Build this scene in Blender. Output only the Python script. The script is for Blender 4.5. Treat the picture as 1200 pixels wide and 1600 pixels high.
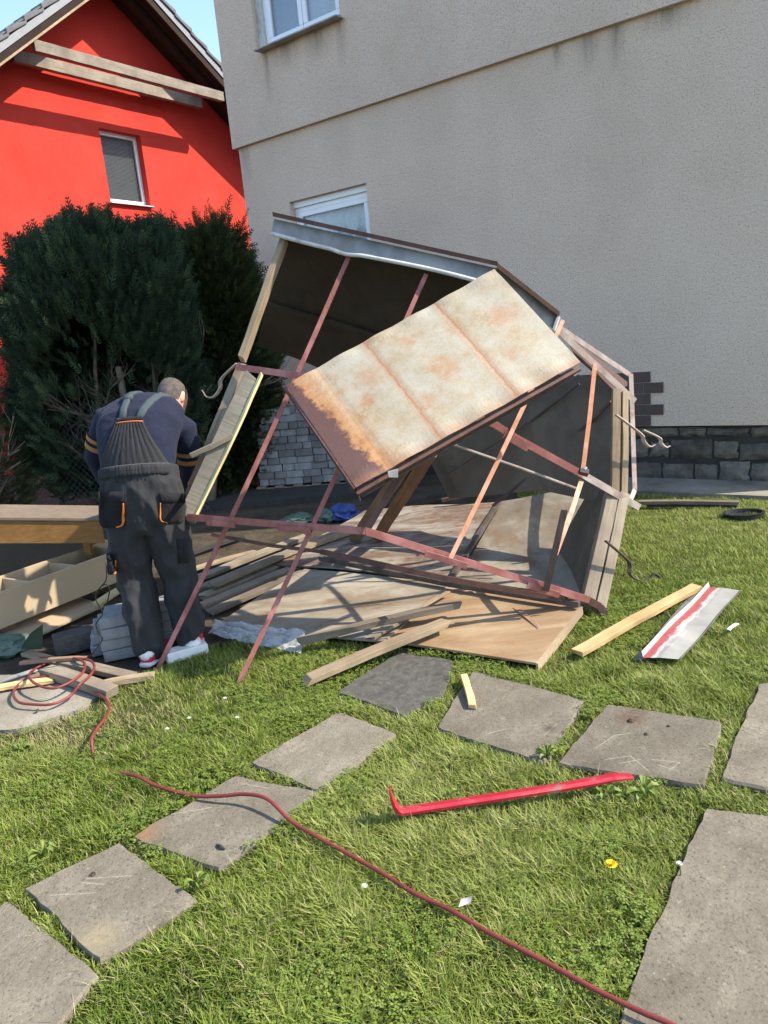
import bpy, bmesh, math, random
import numpy as np
from mathutils import Vector, Matrix, noise as mnoise

# ------------------------------------------------------------------ scene, camera, light
scene = bpy.context.scene
for o in list(bpy.data.objects):
    bpy.data.objects.remove(o)
COL = scene.collection
rad = math.radians
EYE = 1.6
PITCH, ROLL, FPX = 13.0, -5.4, 1150.0        # surveyed from the photograph's vanishing points
cam_d = bpy.data.cameras.new("camera")
cam = bpy.data.objects.new("camera", cam_d); COL.objects.link(cam)
cam_d.sensor_width = 36.0
cam_d.sensor_fit = 'AUTO'
cam_d.lens = FPX / 1600.0 * 36.0
cam_d.clip_start = 0.05
cam_d.clip_end = 2000
p_, r_ = rad(PITCH), rad(ROLL)
FW = np.array([0, math.cos(p_), -math.sin(p_)])
UP0 = np.cross(np.array([1., 0, 0]), FW)
RT = np.array([1., 0, 0]) * math.cos(r_) + UP0 * math.sin(r_)
UPV = np.cross(RT, FW)
cam.matrix_world = Matrix(((RT[0], UPV[0], -FW[0], 0), (RT[1], UPV[1], -FW[1], 0), (RT[2], UPV[2], -FW[2], EYE), (0, 0, 0, 1)))
scene.camera = cam
scene.render.resolution_x, scene.render.resolution_y = 768, 1024

SUN_AZ, SUN_EL = 97.0, 44.0                 # degrees clockwise from +Y, above the ground
world = bpy.data.worlds.new("World"); scene.world = world
world.use_nodes = True
wn = world.node_tree.nodes; wl = world.node_tree.links
wn.clear()
wo = wn.new('ShaderNodeOutputWorld'); wb = wn.new('ShaderNodeBackground'); ws = wn.new('ShaderNodeTexSky')
ws.sky_type = 'NISHITA'; ws.sun_disc = False
ws.sun_elevation = rad(SUN_EL); ws.sun_rotation = rad(SUN_AZ)
ws.air_density = 1.0; ws.dust_density = 0.7; ws.ozone_density = 1.5
wb.inputs['Strength'].default_value = 0.15
wl.new(ws.outputs[0], wb.inputs[0]); wl.new(wb.outputs[0], wo.inputs[0])
sd = bpy.data.lights.new("sun", 'SUN'); sun = bpy.data.objects.new("sun", sd); COL.objects.link(sun)
sd.energy = 3.5; sd.angle = rad(0.55); sd.color = (1.0, 0.92, 0.78)
SV = Vector((math.sin(rad(SUN_AZ)) * math.cos(rad(SUN_EL)), math.cos(rad(SUN_AZ)) * math.cos(rad(SUN_EL)), math.sin(rad(SUN_EL))))
sun.rotation_euler = SV.to_track_quat('Z', 'Y').to_euler()
sun.location = (6, -6, 9)
scene.view_settings.view_transform = 'Standard'
scene.view_settings.look = 'None'
scene.view_settings.exposure = 1.45
scene.view_settings.gamma = 1.0

# ------------------------------------------------------------------ survey helpers (photo measurement -> metres)
def ray(x, y):
    d = FW * FPX + RT * (x - 600) - UPV * (y - 800)
    return d / d[1]
def g(x, y, z=0.0):
    d = ray(x, y); t = (z - EYE) / d[2]
    return Vector((t * d[0], t * d[1], z))
def at(x, y, Y):
    d = ray(x, y)
    return Vector((Y * d[0], Y, EYE + Y * d[2]))
def proj(P):
    q = np.array(P) - np.array([0, 0, EYE]); w = q @ FW
    return 600 + FPX * (q @ RT) / w, 800 - FPX * (q @ UPV) / w
def on_line(p0, p1, py):
    lo, hi = 0.0, 1.0
    s = 1 if proj(p0)[1] < proj(p1)[1] else -1
    for _ in range(40):
        m = (lo + hi) / 2
        if (proj(p0.lerp(p1, m))[1] - py) * s < 0: lo = m
        else: hi = m
    return p0.lerp(p1, lo)

# ------------------------------------------------------------------ materials
def ramp(nt, fac, stops):
    r = nt.nodes.new('ShaderNodeValToRGB')
    while len(r.color_ramp.elements) < len(stops): r.color_ramp.elements.new(0.5)
    for e, (p, c) in zip(r.color_ramp.elements, stops):
        e.position = p; e.color = (*c, 1) if len(c) == 3 else c
    nt.links.new(fac, r.inputs[0]); return r.outputs[0]
class Mat:
    def __init__(s, name, rough=0.8, metallic=0.0, spec=0.3):
        s.m = bpy.data.materials.new(name); s.m.use_nodes = True
        s.nt = s.m.node_tree; s.n = s.nt.nodes; s.l = s.nt.links
        s.b = s.n['Principled BSDF']
        s.b.inputs['Roughness'].default_value = rough
        s.b.inputs['Metallic'].default_value = metallic
        s.b.inputs['Specular IOR Level'].default_value = spec
        s.tc = s.n.new('ShaderNodeTexCoord')
    def coord(s, scale=(1, 1, 1), which='Object', rot=(0, 0, 0), loc=(0, 0, 0)):
        mp = s.n.new('ShaderNodeMapping'); mp.inputs['Scale'].default_value = scale; mp.inputs['Rotation'].default_value = rot
        mp.inputs['Location'].default_value = loc
        s.l.new(s.tc.outputs[which], mp.inputs[0]); return mp.outputs[0]
    def noise(s, scale, detail=5, rough=0.6, co=None, dist=0.0):
        t = s.n.new('ShaderNodeTexNoise'); t.inputs['Scale'].default_value = scale; t.inputs['Detail'].default_value = detail
        t.inputs['Roughness'].default_value = rough; t.inputs['Distortion'].default_value = dist
        s.l.new(co if co is not None else s.tc.outputs['Object'], t.inputs['Vector']); return t.outputs['Fac']
    def vor(s, scale, co=None, feature='F1', out='Distance'):
        t = s.n.new('ShaderNodeTexVoronoi'); t.inputs['Scale'].default_value = scale; t.feature = feature
        s.l.new(co if co is not None else s.tc.outputs['Object'], t.inputs['Vector']); return t.outputs[out]
    def ramp(s, fac, stops): return ramp(s.nt, fac, stops)
    def mix(s, fac, a, b, mode='MIX'):
        m = s.n.new('ShaderNodeMix'); m.data_type = 'RGBA'; m.blend_type = mode
        for sock, v in ((m.inputs[0], fac), (m.inputs[6], a), (m.inputs[7], b)):
            if isinstance(v, (int, float)): sock.default_value = v
            elif isinstance(v, tuple): sock.default_value = (*v, 1)
            else: s.l.new(v, sock)
        return m.outputs[2]
    def math(s, op, a, b=None):
        m = s.n.new('ShaderNodeMath'); m.operation = op
        for i, v in enumerate((a, b)):
            if v is None: continue
            if isinstance(v, (int, float)): m.inputs[i].default_value = v
            else: s.l.new(v, m.inputs[i])
        return m.outputs[0]
    def col(s, sock):
        if isinstance(sock, tuple): s.b.inputs['Base Color'].default_value = (*sock, 1)
        else: s.l.new(sock, s.b.inputs['Base Color'])
        return s
    def bump(s, h, strength=0.4, dist=0.01):
        b = s.n.new('ShaderNodeBump'); b.inputs['Strength'].default_value = strength; b.inputs['Distance'].default_value = dist
        s.l.new(h, b.inputs['Height']); s.l.new(b.outputs[0], s.b.inputs['Normal']); return s
    def rough(s, sock): s.l.new(sock, s.b.inputs['Roughness']); return s
    def rnd(s):
        o = s.n.new('ShaderNodeObjectInfo'); return o.outputs['Random']
def sc(c, k): return tuple(min(1, x * k) for x in c)
def simple(name, c, rough=0.8, var=0.25, scale=6, bump=0.2, bscale=60, metallic=0, spec=0.3, bd=0.004):
    m = Mat(name, rough, metallic, spec)
    m.col(m.ramp(m.noise(scale, 6), [(0.25, sc(c, 1 - var)), (0.5, c), (0.75, sc(c, 1 + var))]))
    m.bump(m.noise(bscale, 4), bump, bd); return m.m
def wood(name, c, dark=0.45, light=1.35, rough=0.85, knots=True, sx=1.2, sy=22):
    m = Mat(name, rough, 0, 0.2)
    rv = m.rnd()
    cx = m.n.new('ShaderNodeVectorMath'); cx.operation = 'ADD'
    sc_ = m.n.new('ShaderNodeVectorMath'); sc_.operation = 'SCALE'; sc_.inputs[0].default_value = (17, 23, 31)
    m.l.new(rv, sc_.inputs['Scale']); m.l.new(m.coord((sx, sy, sy)), cx.inputs[0]); m.l.new(sc_.outputs[0], cx.inputs[1])
    g1 = m.noise(2.2, 8, 0.7, cx.outputs[0], 0.6)
    big = m.noise(3.0, 4)
    c1 = m.ramp(g1, [(0.28, sc(c, dark)), (0.45, sc(c, 0.85)), (0.58, c), (0.75, sc(c, light))])
    c2 = m.mix(m.ramp(big, [(0.42, (0, 0, 0)), (0.7, (1, 1, 1))]), c1, sc((c[0] * .75, c[1] * .73, c[2] * .72), 0.8))
    f = m.math('MULTIPLY_ADD', rv, 0.5); m.n[-1].inputs[2].default_value = 0.75
    hv = m.n.new('ShaderNodeHueSaturation'); m.l.new(c2, hv.inputs['Color']); m.l.new(f, hv.inputs['Value'])
    m.col(hv.outputs[0]); m.bump(g1, 0.5, 0.004); return m.m
def rust_sheet(name, base, pale, rust, amount=0.5, scale=2.2, seed=0.0, streak=(1.5, 1, 1)):
    m = Mat(name, 0.62, 0.0, 0.35)
    co = m.coord(streak, loc=(seed, seed * .7, 0))
    n1 = m.noise(scale, 8, 0.65, co, 0.4); n2 = m.noise(scale * 3.3, 7, 0.7, co, 0.3); n3 = m.noise(scale * 14, 5, 0.6)
    c1 = m.ramp(n1, [(0.3, sc(base, 0.75)), (0.47, base), (0.6, pale), (0.8, sc(pale, 1.1))])
    mask = m.ramp(m.math('SUBTRACT', m.math('ADD', m.math('MULTIPLY', n2, 0.6), 0.4), m.math('MULTIPLY', n1, 0.4)), [(0.56 - amount * .13, (0, 0, 0)), (0.65 - amount * .13, (1, 1, 1))])
    mask = m.math('MULTIPLY', mask, m.ramp(n3, [(0.3, (.25,) * 3), (0.65, (1, 1, 1))]))
    c2 = m.mix(m.math('MULTIPLY', mask, 0.9), c1, m.ramp(n3, [(0.3, sc(rust, .6)), (0.6, rust), (.8, sc(rust, 1.4))]))
    m.col(c2); m.rough(m.ramp(n2, [(0.3, (.45,) * 3), (0.7, (.75,) * 3)])); m.bump(m.noise(5, 5), 0.25, 0.01)
    return m.m

MT = {}
# plaster of the two houses
m = Mat('red_plaster', 0.92, 0, 0.15)
m.col(m.ramp(m.noise(1.3, 6), [(0.3, (0.47, 0.040, 0.027)), (0.55, (0.52, 0.048, 0.033)), (0.75, (0.57, 0.058, 0.04))]))
m.bump(m.noise(18, 8, 0.8, m.coord((1.6, 1.6, .5), rot=(0, .5, 0))), 0.9, 0.014); MT['red'] = m.m
m = Mat('roughcast_plaster', 0.95, 0, 0.1)
sp = m.noise(75, 3, 0.75); sp2 = m.noise(28, 3, 0.6)
base = m.ramp(m.noise(0.55, 8, .68, m.coord((1, 1, .7))), [(0.30, (0.585, 0.452, 0.345)), (0.5, (0.675, 0.528, 0.408)), (0.72, (0.72, 0.575, 0.455))])
base = m.mix(m.ramp(sp, [(0.33, (1, 1, 1)), (0.48, (0, 0, 0))]), base, (0.33, 0.26, 0.20))
base = m.mix(m.math('MULTIPLY', m.ramp(sp2, [(0.56, (0, 0, 0)), (0.7, (1, 1, 1))]), .35), base, (0.62, 0.58, 0.52))
# rain streaks under the sill corners and below the ledge (fixed stains on the wall)
sx = m.n.new('ShaderNodeSeparateXYZ'); m.l.new(m.tc.outputs['Object'], sx.inputs[0])
def blob(cx, wx, z0, z1):
    a = m.math('SUBTRACT', 1.0, m.math('MULTIPLY', m.math('ABSOLUTE', m.math('SUBTRACT', sx.outputs[0], cx)), 1 / wx)); m.n[-1].use_clamp = True
    a = m.math('MAXIMUM', a, 0.0)
    t = m.n.new('ShaderNodeMapRange'); t.clamp = True
    t.inputs[1].default_value = z0; t.inputs[2].default_value = z1; t.inputs[3].default_value = 0; t.inputs[4].default_value = 1
    m.l.new(sx.outputs[2], t.inputs[0])
    up = m.math('LESS_THAN', sx.outputs[2], z1)
    return m.math('MULTIPLY', m.math('MULTIPLY', a, t.outputs[0]), up)
st = blob(0.69, 0.07, 4.45, 5.07)
for b in ((1.83, .09, 4.6, 5.07), (1.5, .25, 4.75, 5.07), (1.0, .3, 4.8, 5.07), (4.6, .12, 3.8, 4.15), (4.85, .1, 3.75, 4.15), (4.3, .08, 3.9, 4.15), (5.3, .3, 3.95, 4.15), (.1, .1, 3.7, 4.15)):
    st = m.math('MAXIMUM', st, blob(*b))
stn = m.noise(9, 5, .7, m.coord((1.6, 1, .25)))
st = m.math('MULTIPLY', st, m.ramp(stn, [(0.3, (.2,) * 3), (0.6, (1, 1, 1))]))
base = m.mix(m.math('MULTIPLY', st, 0.8), base, (0.14, 0.125, 0.105))
m.col(base); m.bump(m.math('ADD', sp, sp2), 0.9, 0.012); MT['roughcast'] = m.m
MT['stone'] = None
m = Mat('plinth_stone', 0.85, 0, 0.25)
rv = m.rnd()
c = m.ramp(m.noise(9, 7, .7), [(0.3, (0.075, 0.065, 0.05)), (0.5, (0.14, 0.122, 0.097)), (0.72, (0.22, 0.195, 0.155))])
hv = m.n.new('ShaderNodeHueSaturation'); m.l.new(c, hv.inputs['Color']); f = m.math('MULTIPLY_ADD', rv, 0.6); m.n[-1].inputs[2].default_value = 0.65
m.l.new(f, hv.inputs['Value']); m.col(hv.outputs[0]); m.bump(m.noise(14, 7, .75), 0.9, 0.02); MT['stone'] = m.m
MT['mortar'] = simple('mortar', (0.04, 0.037, 0.032), 0.95, .3, 10)
MT['tile_brown'] = simple('brown_tile', (0.085, 0.058, 0.05), 0.5, .2, 12, .15)
MT['grout'] = simple('pale_grout', (0.36, 0.34, 0.31), 0.95)
MT['white_frame'] = simple('white_pvc', (0.78, 0.79, 0.8), 0.35, .03, 3, .02, spec=.5)
MT['sill_metal'] = simple('sill_metal', (0.33, 0.31, 0.29), 0.6, .3, 8)
MT['sill_white'] = simple('sill_white', (0.75, 0.75, 0.74), 0.45, .1, 8)
MT['curtain'] = simple('curtain_net', (0.8, 0.8, 0.8), 0.9, .12, 30)
MT['blind'] = simple('blind_slat', (0.62, 0.64, 0.62), 0.6, .08, 3)
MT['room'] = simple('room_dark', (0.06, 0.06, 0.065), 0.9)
m = Mat('window_glass', 0.04, 0, 0.5)
tr = m.n.new('ShaderNodeBsdfTransparent'); tr.inputs[0].default_value = (.86, .88, .89, 1)
gl = m.n.new('ShaderNodeBsdfGlossy'); gl.inputs['Roughness'].default_value = 0.03
fr = m.n.new('ShaderNodeFresnel'); fr.inputs[0].default_value = 1.45
mx = m.n.new('ShaderNodeMixShader'); ad = m.math('MULTIPLY', fr.outputs[0], 0.8)
m.l.new(ad, mx.inputs[0]); m.l.new(tr.outputs[0], mx.inputs[1]); m.l.new(gl.outputs[0], mx.inputs[2])
m.l.new(mx.outputs[0], m.n['Material Output'].inputs[0]); MT['glass'] = m.m
MT['roof_tile'] = simple('concrete_roof_tile', (0.115, 0.115, 0.118), 0.75, .25, 4, .3, 40)
MT['verge_metal'] = simple('verge_metal', (0.22, 0.23, 0.24), 0.45, .1, 5, .05)
MT['dark_wood'] = wood('stained_dark_wood', (0.034, 0.021, 0.015), .6, 1.4)
MT['grey_wood'] = wood('weathered_grey_wood', (0.25, 0.205, 0.15), .4, 1.4)
MT['beam_wood'] = wood('weathered_beam_wood', (0.33, 0.285, 0.225), .4, 1.35)
MT['tan_wood'] = wood('aged_tan_wood', (0.33, 0.25, 0.16), .45, 1.3)
MT['fresh_wood'] = wood('fresh_pine_wood', (0.58, 0.40, 0.19), .75, 1.15)
MT['black_wood'] = wood('old_black_timber', (0.07, 0.062, 0.055), .5, 1.6)
MT['brown_wood'] = wood('rusty_brown_plank', (0.27, 0.165, 0.105), .5, 1.3)
MT['rot_wood'] = wood('ribbed_wood', (0.27, 0.24, 0.185), .35, 1.35, sx=34, sy=1.5)
MT['pale_lit_wood'] = wood('pale_and_lit_wood', (0.62, 0.52, 0.26), .8, 1.15)  # pale wood of the offcut; also paints the ribbed board's sunlit edge
MT['veneer'] = wood('orange_veneer', (0.26, 0.135, 0.045), .7, 1.25, .45)
MT['veneer_pale'] = simple('veneer_edge', (0.17, 0.13, 0.095), .6, .2, 12)
MT['beige_board'] = simple('beige_chipboard', (0.37, 0.285, 0.18), 0.65, .08, 2.5, .06)
MT['primer_red'] = rust_sheet('red_primer_iron', (0.235, 0.08, 0.065), (0.34, 0.135, 0.12), (0.33, 0.13, 0.05), 0.25, 5)
MT['orange_iron'] = rust_sheet('orange_rusted_iron', (0.40, 0.17, 0.09), (0.48, 0.24, 0.17), (0.42, 0.16, 0.05), 0.4, 6)
MT['brown_iron'] = rust_sheet('brown_iron', (0.072, 0.033, 0.024), (0.105, 0.05, 0.036), (0.14, 0.06, 0.03), 0.3, 5)
MT['pale_iron'] = rust_sheet('dusty_iron', (0.36, 0.28, 0.235), (0.45, 0.37, 0.31), (0.3, 0.15, 0.08), 0.25, 6)
MT['dark_iron'] = rust_sheet('dark_iron', (0.055, 0.042, 0.036), (0.09, 0.07, 0.06), (0.12, 0.055, 0.03), 0.4, 6)
MT['galv'] = rust_sheet('galvanised_sheet', (0.20, 0.20, 0.195), (0.27, 0.27, 0.262), (0.3, 0.2, 0.12), 0.05, 4)
MT['lip'] = rust_sheet('chalky_lip', (0.45, 0.44, 0.41), (0.55, 0.54, 0.51), (0.35, 0.25, 0.16), 0.3, 5)
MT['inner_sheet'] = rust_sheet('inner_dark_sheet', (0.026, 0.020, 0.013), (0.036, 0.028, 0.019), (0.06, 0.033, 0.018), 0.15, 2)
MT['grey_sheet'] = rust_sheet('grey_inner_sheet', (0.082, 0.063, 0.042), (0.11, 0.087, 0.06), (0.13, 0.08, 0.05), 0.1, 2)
MT['tan_sheet'] = rust_sheet('tan_fibre_sheet', (0.27, 0.18, 0.10), (0.33, 0.24, 0.145), (0.25, 0.14, 0.065), 0.35, 1.6, 3.0, (1, 3, 1))
MT['cream_sheet'] = rust_sheet('cream_sheet', (0.22, 0.175, 0.12), (0.31, 0.275, 0.215), (0.16, 0.075, 0.038), 0.3, 1.8, 7.0, (1, 2.2, 1))
MT['rust_floor'] = rust_sheet('rust_stained_sheet', (0.20, 0.17, 0.13), (0.28, 0.255, 0.21), (0.12, 0.045, 0.022), 0.8, 1.5, 5.0, (1, 2.5, 1))
MT['floor_grey'] = rust_sheet('grey_tan_sheet', (0.18, 0.15, 0.112), (0.25, 0.22, 0.17), (0.19, 0.105, 0.055), 0.3, 1.7, 11.0, (2.2, 1, 1))
# slabs
m = Mat('concrete_slab', 0.92, 0, 0.2)
n1 = m.noise(5.5, 9, .72, None, .6); n2 = m.noise(105, 4, .75); n3 = m.noise(24, 7, .72)
c = m.ramp(n1, [(0.30, (0.095, 0.08, 0.057)), (0.42, (0.135, 0.116, 0.086)), (0.55, (0.165, 0.143, 0.107)), (0.72, (0.23, 0.20, 0.15))])
c = m.mix(m.ramp(n2, [(0.32, (1, 1, 1)), (0.46, (0, 0, 0))]), c, (0.06, 0.052, 0.04))
c = m.mix(m.ramp(n2, [(0.62, (0, 0, 0)), (0.70, (.6,) * 3)]), c, (0.36, 0.345, 0.30))
c = m.mix(m.ramp(n3, [(0.66, (0, 0, 0)), (0.8, (.8,) * 3)]), c, (0.34, 0.325, 0.285))
hv = m.n.new('ShaderNodeHueSaturation'); m.l.new(c, hv.inputs['Color']); f = m.math('MULTIPLY_ADD', m.rnd(), 0.35); m.n[-1].inputs[2].default_value = 0.85
m.l.new(f, hv.inputs['Value'])
m.col(hv.outputs[0]); m.bump(m.math('ADD', n2, m.math('MULTIPLY', n3, 1.5)), 0.7, 0.004); MT['slab'] = m.m
def slab_marks(name, segs, stain=None):
    m2 = MT['slab'].copy(); m2.name = name; nt = m2.node_tree; N_ = nt.nodes; L_ = nt.links; b_ = N_['Principled BSDF']; src = b_.inputs['Base Color'].links[0].from_socket
    tc = N_.new('ShaderNodeTexCoord'); nz = N_.new('ShaderNodeTexNoise'); nz.inputs['Scale'].default_value = 60; L_.new(tc.outputs['Object'], nz.inputs['Vector'])
    def V(op, a, b=None):
        q = N_.new('ShaderNodeVectorMath'); q.operation = op
        for i, v in enumerate((a, b)):
            if v is None: continue
            if isinstance(v, tuple): q.inputs[i].default_value = v
            else: L_.new(v, q.inputs[i])
        return q
    def F(op, a, b, clamp=False):
        q = N_.new('ShaderNodeMath'); q.operation = op; q.use_clamp = clamp
        for i, v in enumerate((a, b)):
            if isinstance(v, (int, float)): q.inputs[i].default_value = v
            else: L_.new(v, q.inputs[i])
        return q.outputs[0]
    flat_ = V('MULTIPLY', tc.outputs['Object'], (1, 1, 0)).outputs[0]; acc = None
    for (ax, ay, bx, by) in segs:
        pa = V('SUBTRACT', flat_, (ax, ay, 0)).outputs[0]; ba = (bx - ax, by - ay, 0); ll = ba[0] ** 2 + ba[1] ** 2
        h = F('DIVIDE', V('DOT_PRODUCT', pa, ba).outputs['Value'], ll, True)
        sc2 = N_.new('ShaderNodeVectorMath'); sc2.operation = 'SCALE'; sc2.inputs[0].default_value = ba; L_.new(h, sc2.inputs['Scale'])
        d_ = V('LENGTH', V('SUBTRACT', pa, sc2.outputs[0]).outputs[0]).outputs['Value']
        k_ = F('SUBTRACT', 1.0, F('DIVIDE', d_, .0038), True); acc = k_ if acc is None else F('MAXIMUM', acc, k_)
    acc = F('MULTIPLY', acc, F('MULTIPLY', nz.outputs['Fac'], .95), True)
    mx_ = N_.new('ShaderNodeMix'); mx_.data_type = 'RGBA'; L_.new(acc, mx_.inputs[0]); L_.new(src, mx_.inputs[6]); mx_.inputs[7].default_value = (.36, .335, .28, 1); out = mx_.outputs[2]
    if stain:
        d_ = V('LENGTH', V('SUBTRACT', flat_, (stain[0], stain[1], 0)).outputs[0]).outputs['Value']
        k_ = F('MULTIPLY', F('SUBTRACT', 1.0, F('DIVIDE', d_, stain[2]), True), F('MULTIPLY', nz.outputs['Fac'], 1.5), True)
        mx_ = N_.new('ShaderNodeMix'); mx_.data_type = 'RGBA'; L_.new(k_, mx_.inputs[0]); L_.new(out, mx_.inputs[6]); mx_.inputs[7].default_value = stain[3]; out = mx_.outputs[2]
    L_.new(out, b_.inputs['Base Color']); return m2
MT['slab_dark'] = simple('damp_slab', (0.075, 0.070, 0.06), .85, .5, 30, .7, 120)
m = Mat('rough_concrete', 0.95, 0, 0.15)
n1 = m.noise(2.5, 8, .7); n2 = m.noise(70, 4, .7)
c = m.ramp(n1, [(0.3, (0.12, 0.10, 0.075)), (0.5, (0.22, 0.195, 0.15)), (0.72, (0.31, 0.28, 0.225))])
c = m.mix(m.ramp(n2, [(0.32, (.8,) * 3), (0.45, (0, 0, 0))]), c, (0.12, 0.1, 0.08))
m.col(c); m.bump(n2, .6, .006); MT['concrete'] = m.m
m = Mat('bare_soil', 0.98, 0, 0.1)
n1 = m.noise(3, 8, .7); n2 = m.noise(45, 6, .75)
c = m.ramp(n1, [(0.3, (0.035, 0.028, 0.02)), (0.5, (0.07, 0.055, 0.038)), (0.75, (0.13, 0.10, 0.07))])
c = m.mix(m.ramp(n2, [(0.55, (0, 0, 0)), (0.72, (.7,) * 3)]), c, (0.2, 0.165, 0.12))
m.col(c); m.bump(n2, 1.0, .02); MT['soil'] = m.m
m = Mat('lawn_soil', 0.98, 0, 0.1)
n1 = m.noise(4, 8, .7); n2 = m.noise(120, 5, .75)
c = m.ramp(n2, [(0.3, (0.04, 0.05, 0.014)), (0.5, (0.085, 0.10, 0.027)), (0.72, (0.15, 0.15, 0.06))])
m.col(c); m.bump(n2, 1.0, .02); MT['lawn_soil'] = m.m
MT['paver'] = simple('grey_paver', (0.17, 0.165, 0.155), .9, .55, 4, .5, 90)
def rnd_value(mat, lo, hi):
    nt = mat.node_tree; b_ = nt.nodes['Principled BSDF']; lk = b_.inputs['Base Color'].links[0]; src = lk.from_socket
    oi = nt.nodes.new('ShaderNodeObjectInfo'); mr = nt.nodes.new('ShaderNodeMapRange'); mr.inputs[3].default_value = lo; mr.inputs[4].default_value = hi
    hs = nt.nodes.new('ShaderNodeHueSaturation'); nt.links.new(oi.outputs['Random'], mr.inputs[0]); nt.links.new(mr.outputs[0], hs.inputs['Value']); nt.links.new(src, hs.inputs['Color']); nt.links.new(hs.outputs[0], b_.inputs['Base Color'])
rnd_value(MT['paver'], .6, 1.35)
MT['paver_light'] = simple('light_grey_block', (0.23, 0.23, 0.225), .9, .25, 12, .5, 90)
MT['cable_red'] = simple('red_cable', (0.17, 0.028, 0.022), .55, .3, 8, .1, spec=.4)
MT['cable_black'] = simple('black_cable', (0.02, 0.02, 0.02), .5)
MT['crowbar_red'] = simple('red_paint', (0.42, 0.010, 0.028), .5, .25, 18, .1, spec=.5)
m = Mat('worn_red_paint', .42, 0, .5)
n1 = m.noise(30, 7, .75, m.coord((.4, 1, 1))); n2 = m.noise(7, 4)
c = m.ramp(n2, [(.3, (0.26, 0.006, 0.016)), (.7, (0.37, 0.010, 0.024))])
c = m.mix(m.ramp(n1, [(.57, (0, 0, 0)), (.64, (.9,) * 3)]), c, (0.20, 0.085, 0.08))
m.col(c); m.rough(m.ramp(n1, [(.35, (.35,) * 3), (.7, (.65,) * 3)])); m.bump(n1, .25, .002); MT['crowbar_red'] = m.m
MT['bare_steel'] = simple('scuffed_steel', (0.45, 0.22, 0.22), .4, .3, 40, metallic=.3)
MT['tarp'] = simple('green_tarp', (0.075, 0.12, 0.09), .6, .3, 7, .3, 30)
MT['blue'] = simple('blue_plastic', (0.03, 0.06, 0.2), .5, .3, 9)
MT['black_plastic'] = simple('black_plastic', (0.018, 0.018, 0.018), .45)
MT['white_block'] = simple('white_chalky_block', (0.62, 0.61, 0.58), .9, .15, 10)
MT['litter'] = simple('litter_paper', (0.5, 0.42, 0.42), .7)
MT['straw'] = simple('dry_straw', (0.38, 0.3, 0.15), .9)
MT['yellow'] = simple('dandelion_yellow', (0.8, 0.55, 0.02), .8, .1)
MT['petal'] = simple('white_petal', (0.72, 0.72, 0.66), .8, .1)
m = Mat('plastic_film', 0.25, 0, 0.5)
m.col((0.62, 0.62, 0.60)); m.b.inputs['Alpha'].default_value = 0.4; m.bump(m.noise(18, 5), .6, .01); MT['film'] = m.m
MT['bark'] = simple('conifer_bark', (0.17, 0.135, 0.10), .95, .4, 14, .8, 40, bd=.01)
MT['twig'] = simple('dead_twig', (0.17, 0.13, 0.10), .95, .4, 14)
MT['fence_wire'] = simple('fence_wire', (0.16, 0.165, 0.16), .6, .2, 9, metallic=.4)
def leafmat(name, stops, trans=0.15, rough=0.7):
    m = Mat(name, rough, 0, 0.22)
    at_ = m.n.new('ShaderNodeAttribute'); at_.attribute_name = 'rnd'
    c = m.ramp(at_.outputs['Fac'], stops); m.col(c)
    tl = m.n.new('ShaderNodeBsdfTranslucent'); m.l.new(c, tl.inputs[0])
    mx = m.n.new('ShaderNodeMixShader'); mx.inputs[0].default_value = trans
    m.l.new(m.b.outputs[0], mx.inputs[1]); m.l.new(tl.outputs[0], mx.inputs[2]); m.l.new(mx.outputs[0], m.n['Material Output'].inputs[0])
    return m.m
MT['grass'] = leafmat('grass_blade', [(0.0, (0.085, 0.135, 0.016)), (0.3, (0.165, 0.225, 0.029)), (0.6, (0.245, 0.295, 0.05)), (0.82, (0.33, 0.36, 0.105)), (0.9, (0.30, 0.27, 0.12)), (1.0, (0.42, 0.35, 0.20))], .4, .55)
MT['dry_grass'] = leafmat('trampled_grass', [(0.0, (0.10, 0.13, 0.03)), (0.4, (0.22, 0.22, 0.08)), (0.7, (0.34, 0.29, 0.14)), (1.0, (0.45, 0.38, 0.22))], .2, .6)
MT['weed'] = leafmat('weed_leaf', [(0.0, (0.10, 0.15, 0.022)), (1.0, (0.21, 0.265, 0.055))], .25, .5)
MT['cypress'] = leafmat('cypress_spray', [(0.0, (0.012, 0.024, 0.014)), (0.45, (0.030, 0.052, 0.028)), (0.8, (0.055, 0.088, 0.04)), (1.0, (0.10, 0.125, 0.05))], .15)
MT['thuja'] = leafmat('thuja_spray', [(0.0, (0.012, 0.02, 0.010)), (0.5, (0.042, 0.058, 0.02)), (0.85, (0.075, 0.095, 0.028)), (1.0, (0.11, 0.13, 0.04))], .1)
MT['skin'] = simple('skin', (0.50, 0.27, 0.19), .55, .12, 20, .1, 120)
MT['hair'] = simple('cropped_hair', (0.085, 0.07, 0.06), .8, .6, 45, .8, 300)
def cloth(name, c, var=.2, wr=.5):
    m = Mat(name, .9, 0, .15)
    m.col(m.ramp(m.noise(5, 6, .6), [(0.3, sc(c, 1 - var)), (0.55, c), (0.75, sc(c, 1 + var))]))
    w = m.noise(7, 4, .55, m.coord((1.6, 1.6, .55)), 1.2); f = m.noise(260, 2)
    m.bump(m.math('ADD', w, m.math('MULTIPLY', f, .08)), wr, .03)
    m.b.inputs['Sheen Weight'].default_value = .04
    return m.m
MT['navy'] = cloth('navy_knit', (0.015, 0.018, 0.036))
MT['charcoal'] = cloth('charcoal_twill', (0.030, 0.030, 0.032), .25, .3)
MT['black_cloth'] = cloth('black_canvas', (0.014, 0.014, 0.015))
MT['strap'] = simple('elastic_strap', (0.045, 0.06, 0.065), .85, .2, 20)
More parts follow.
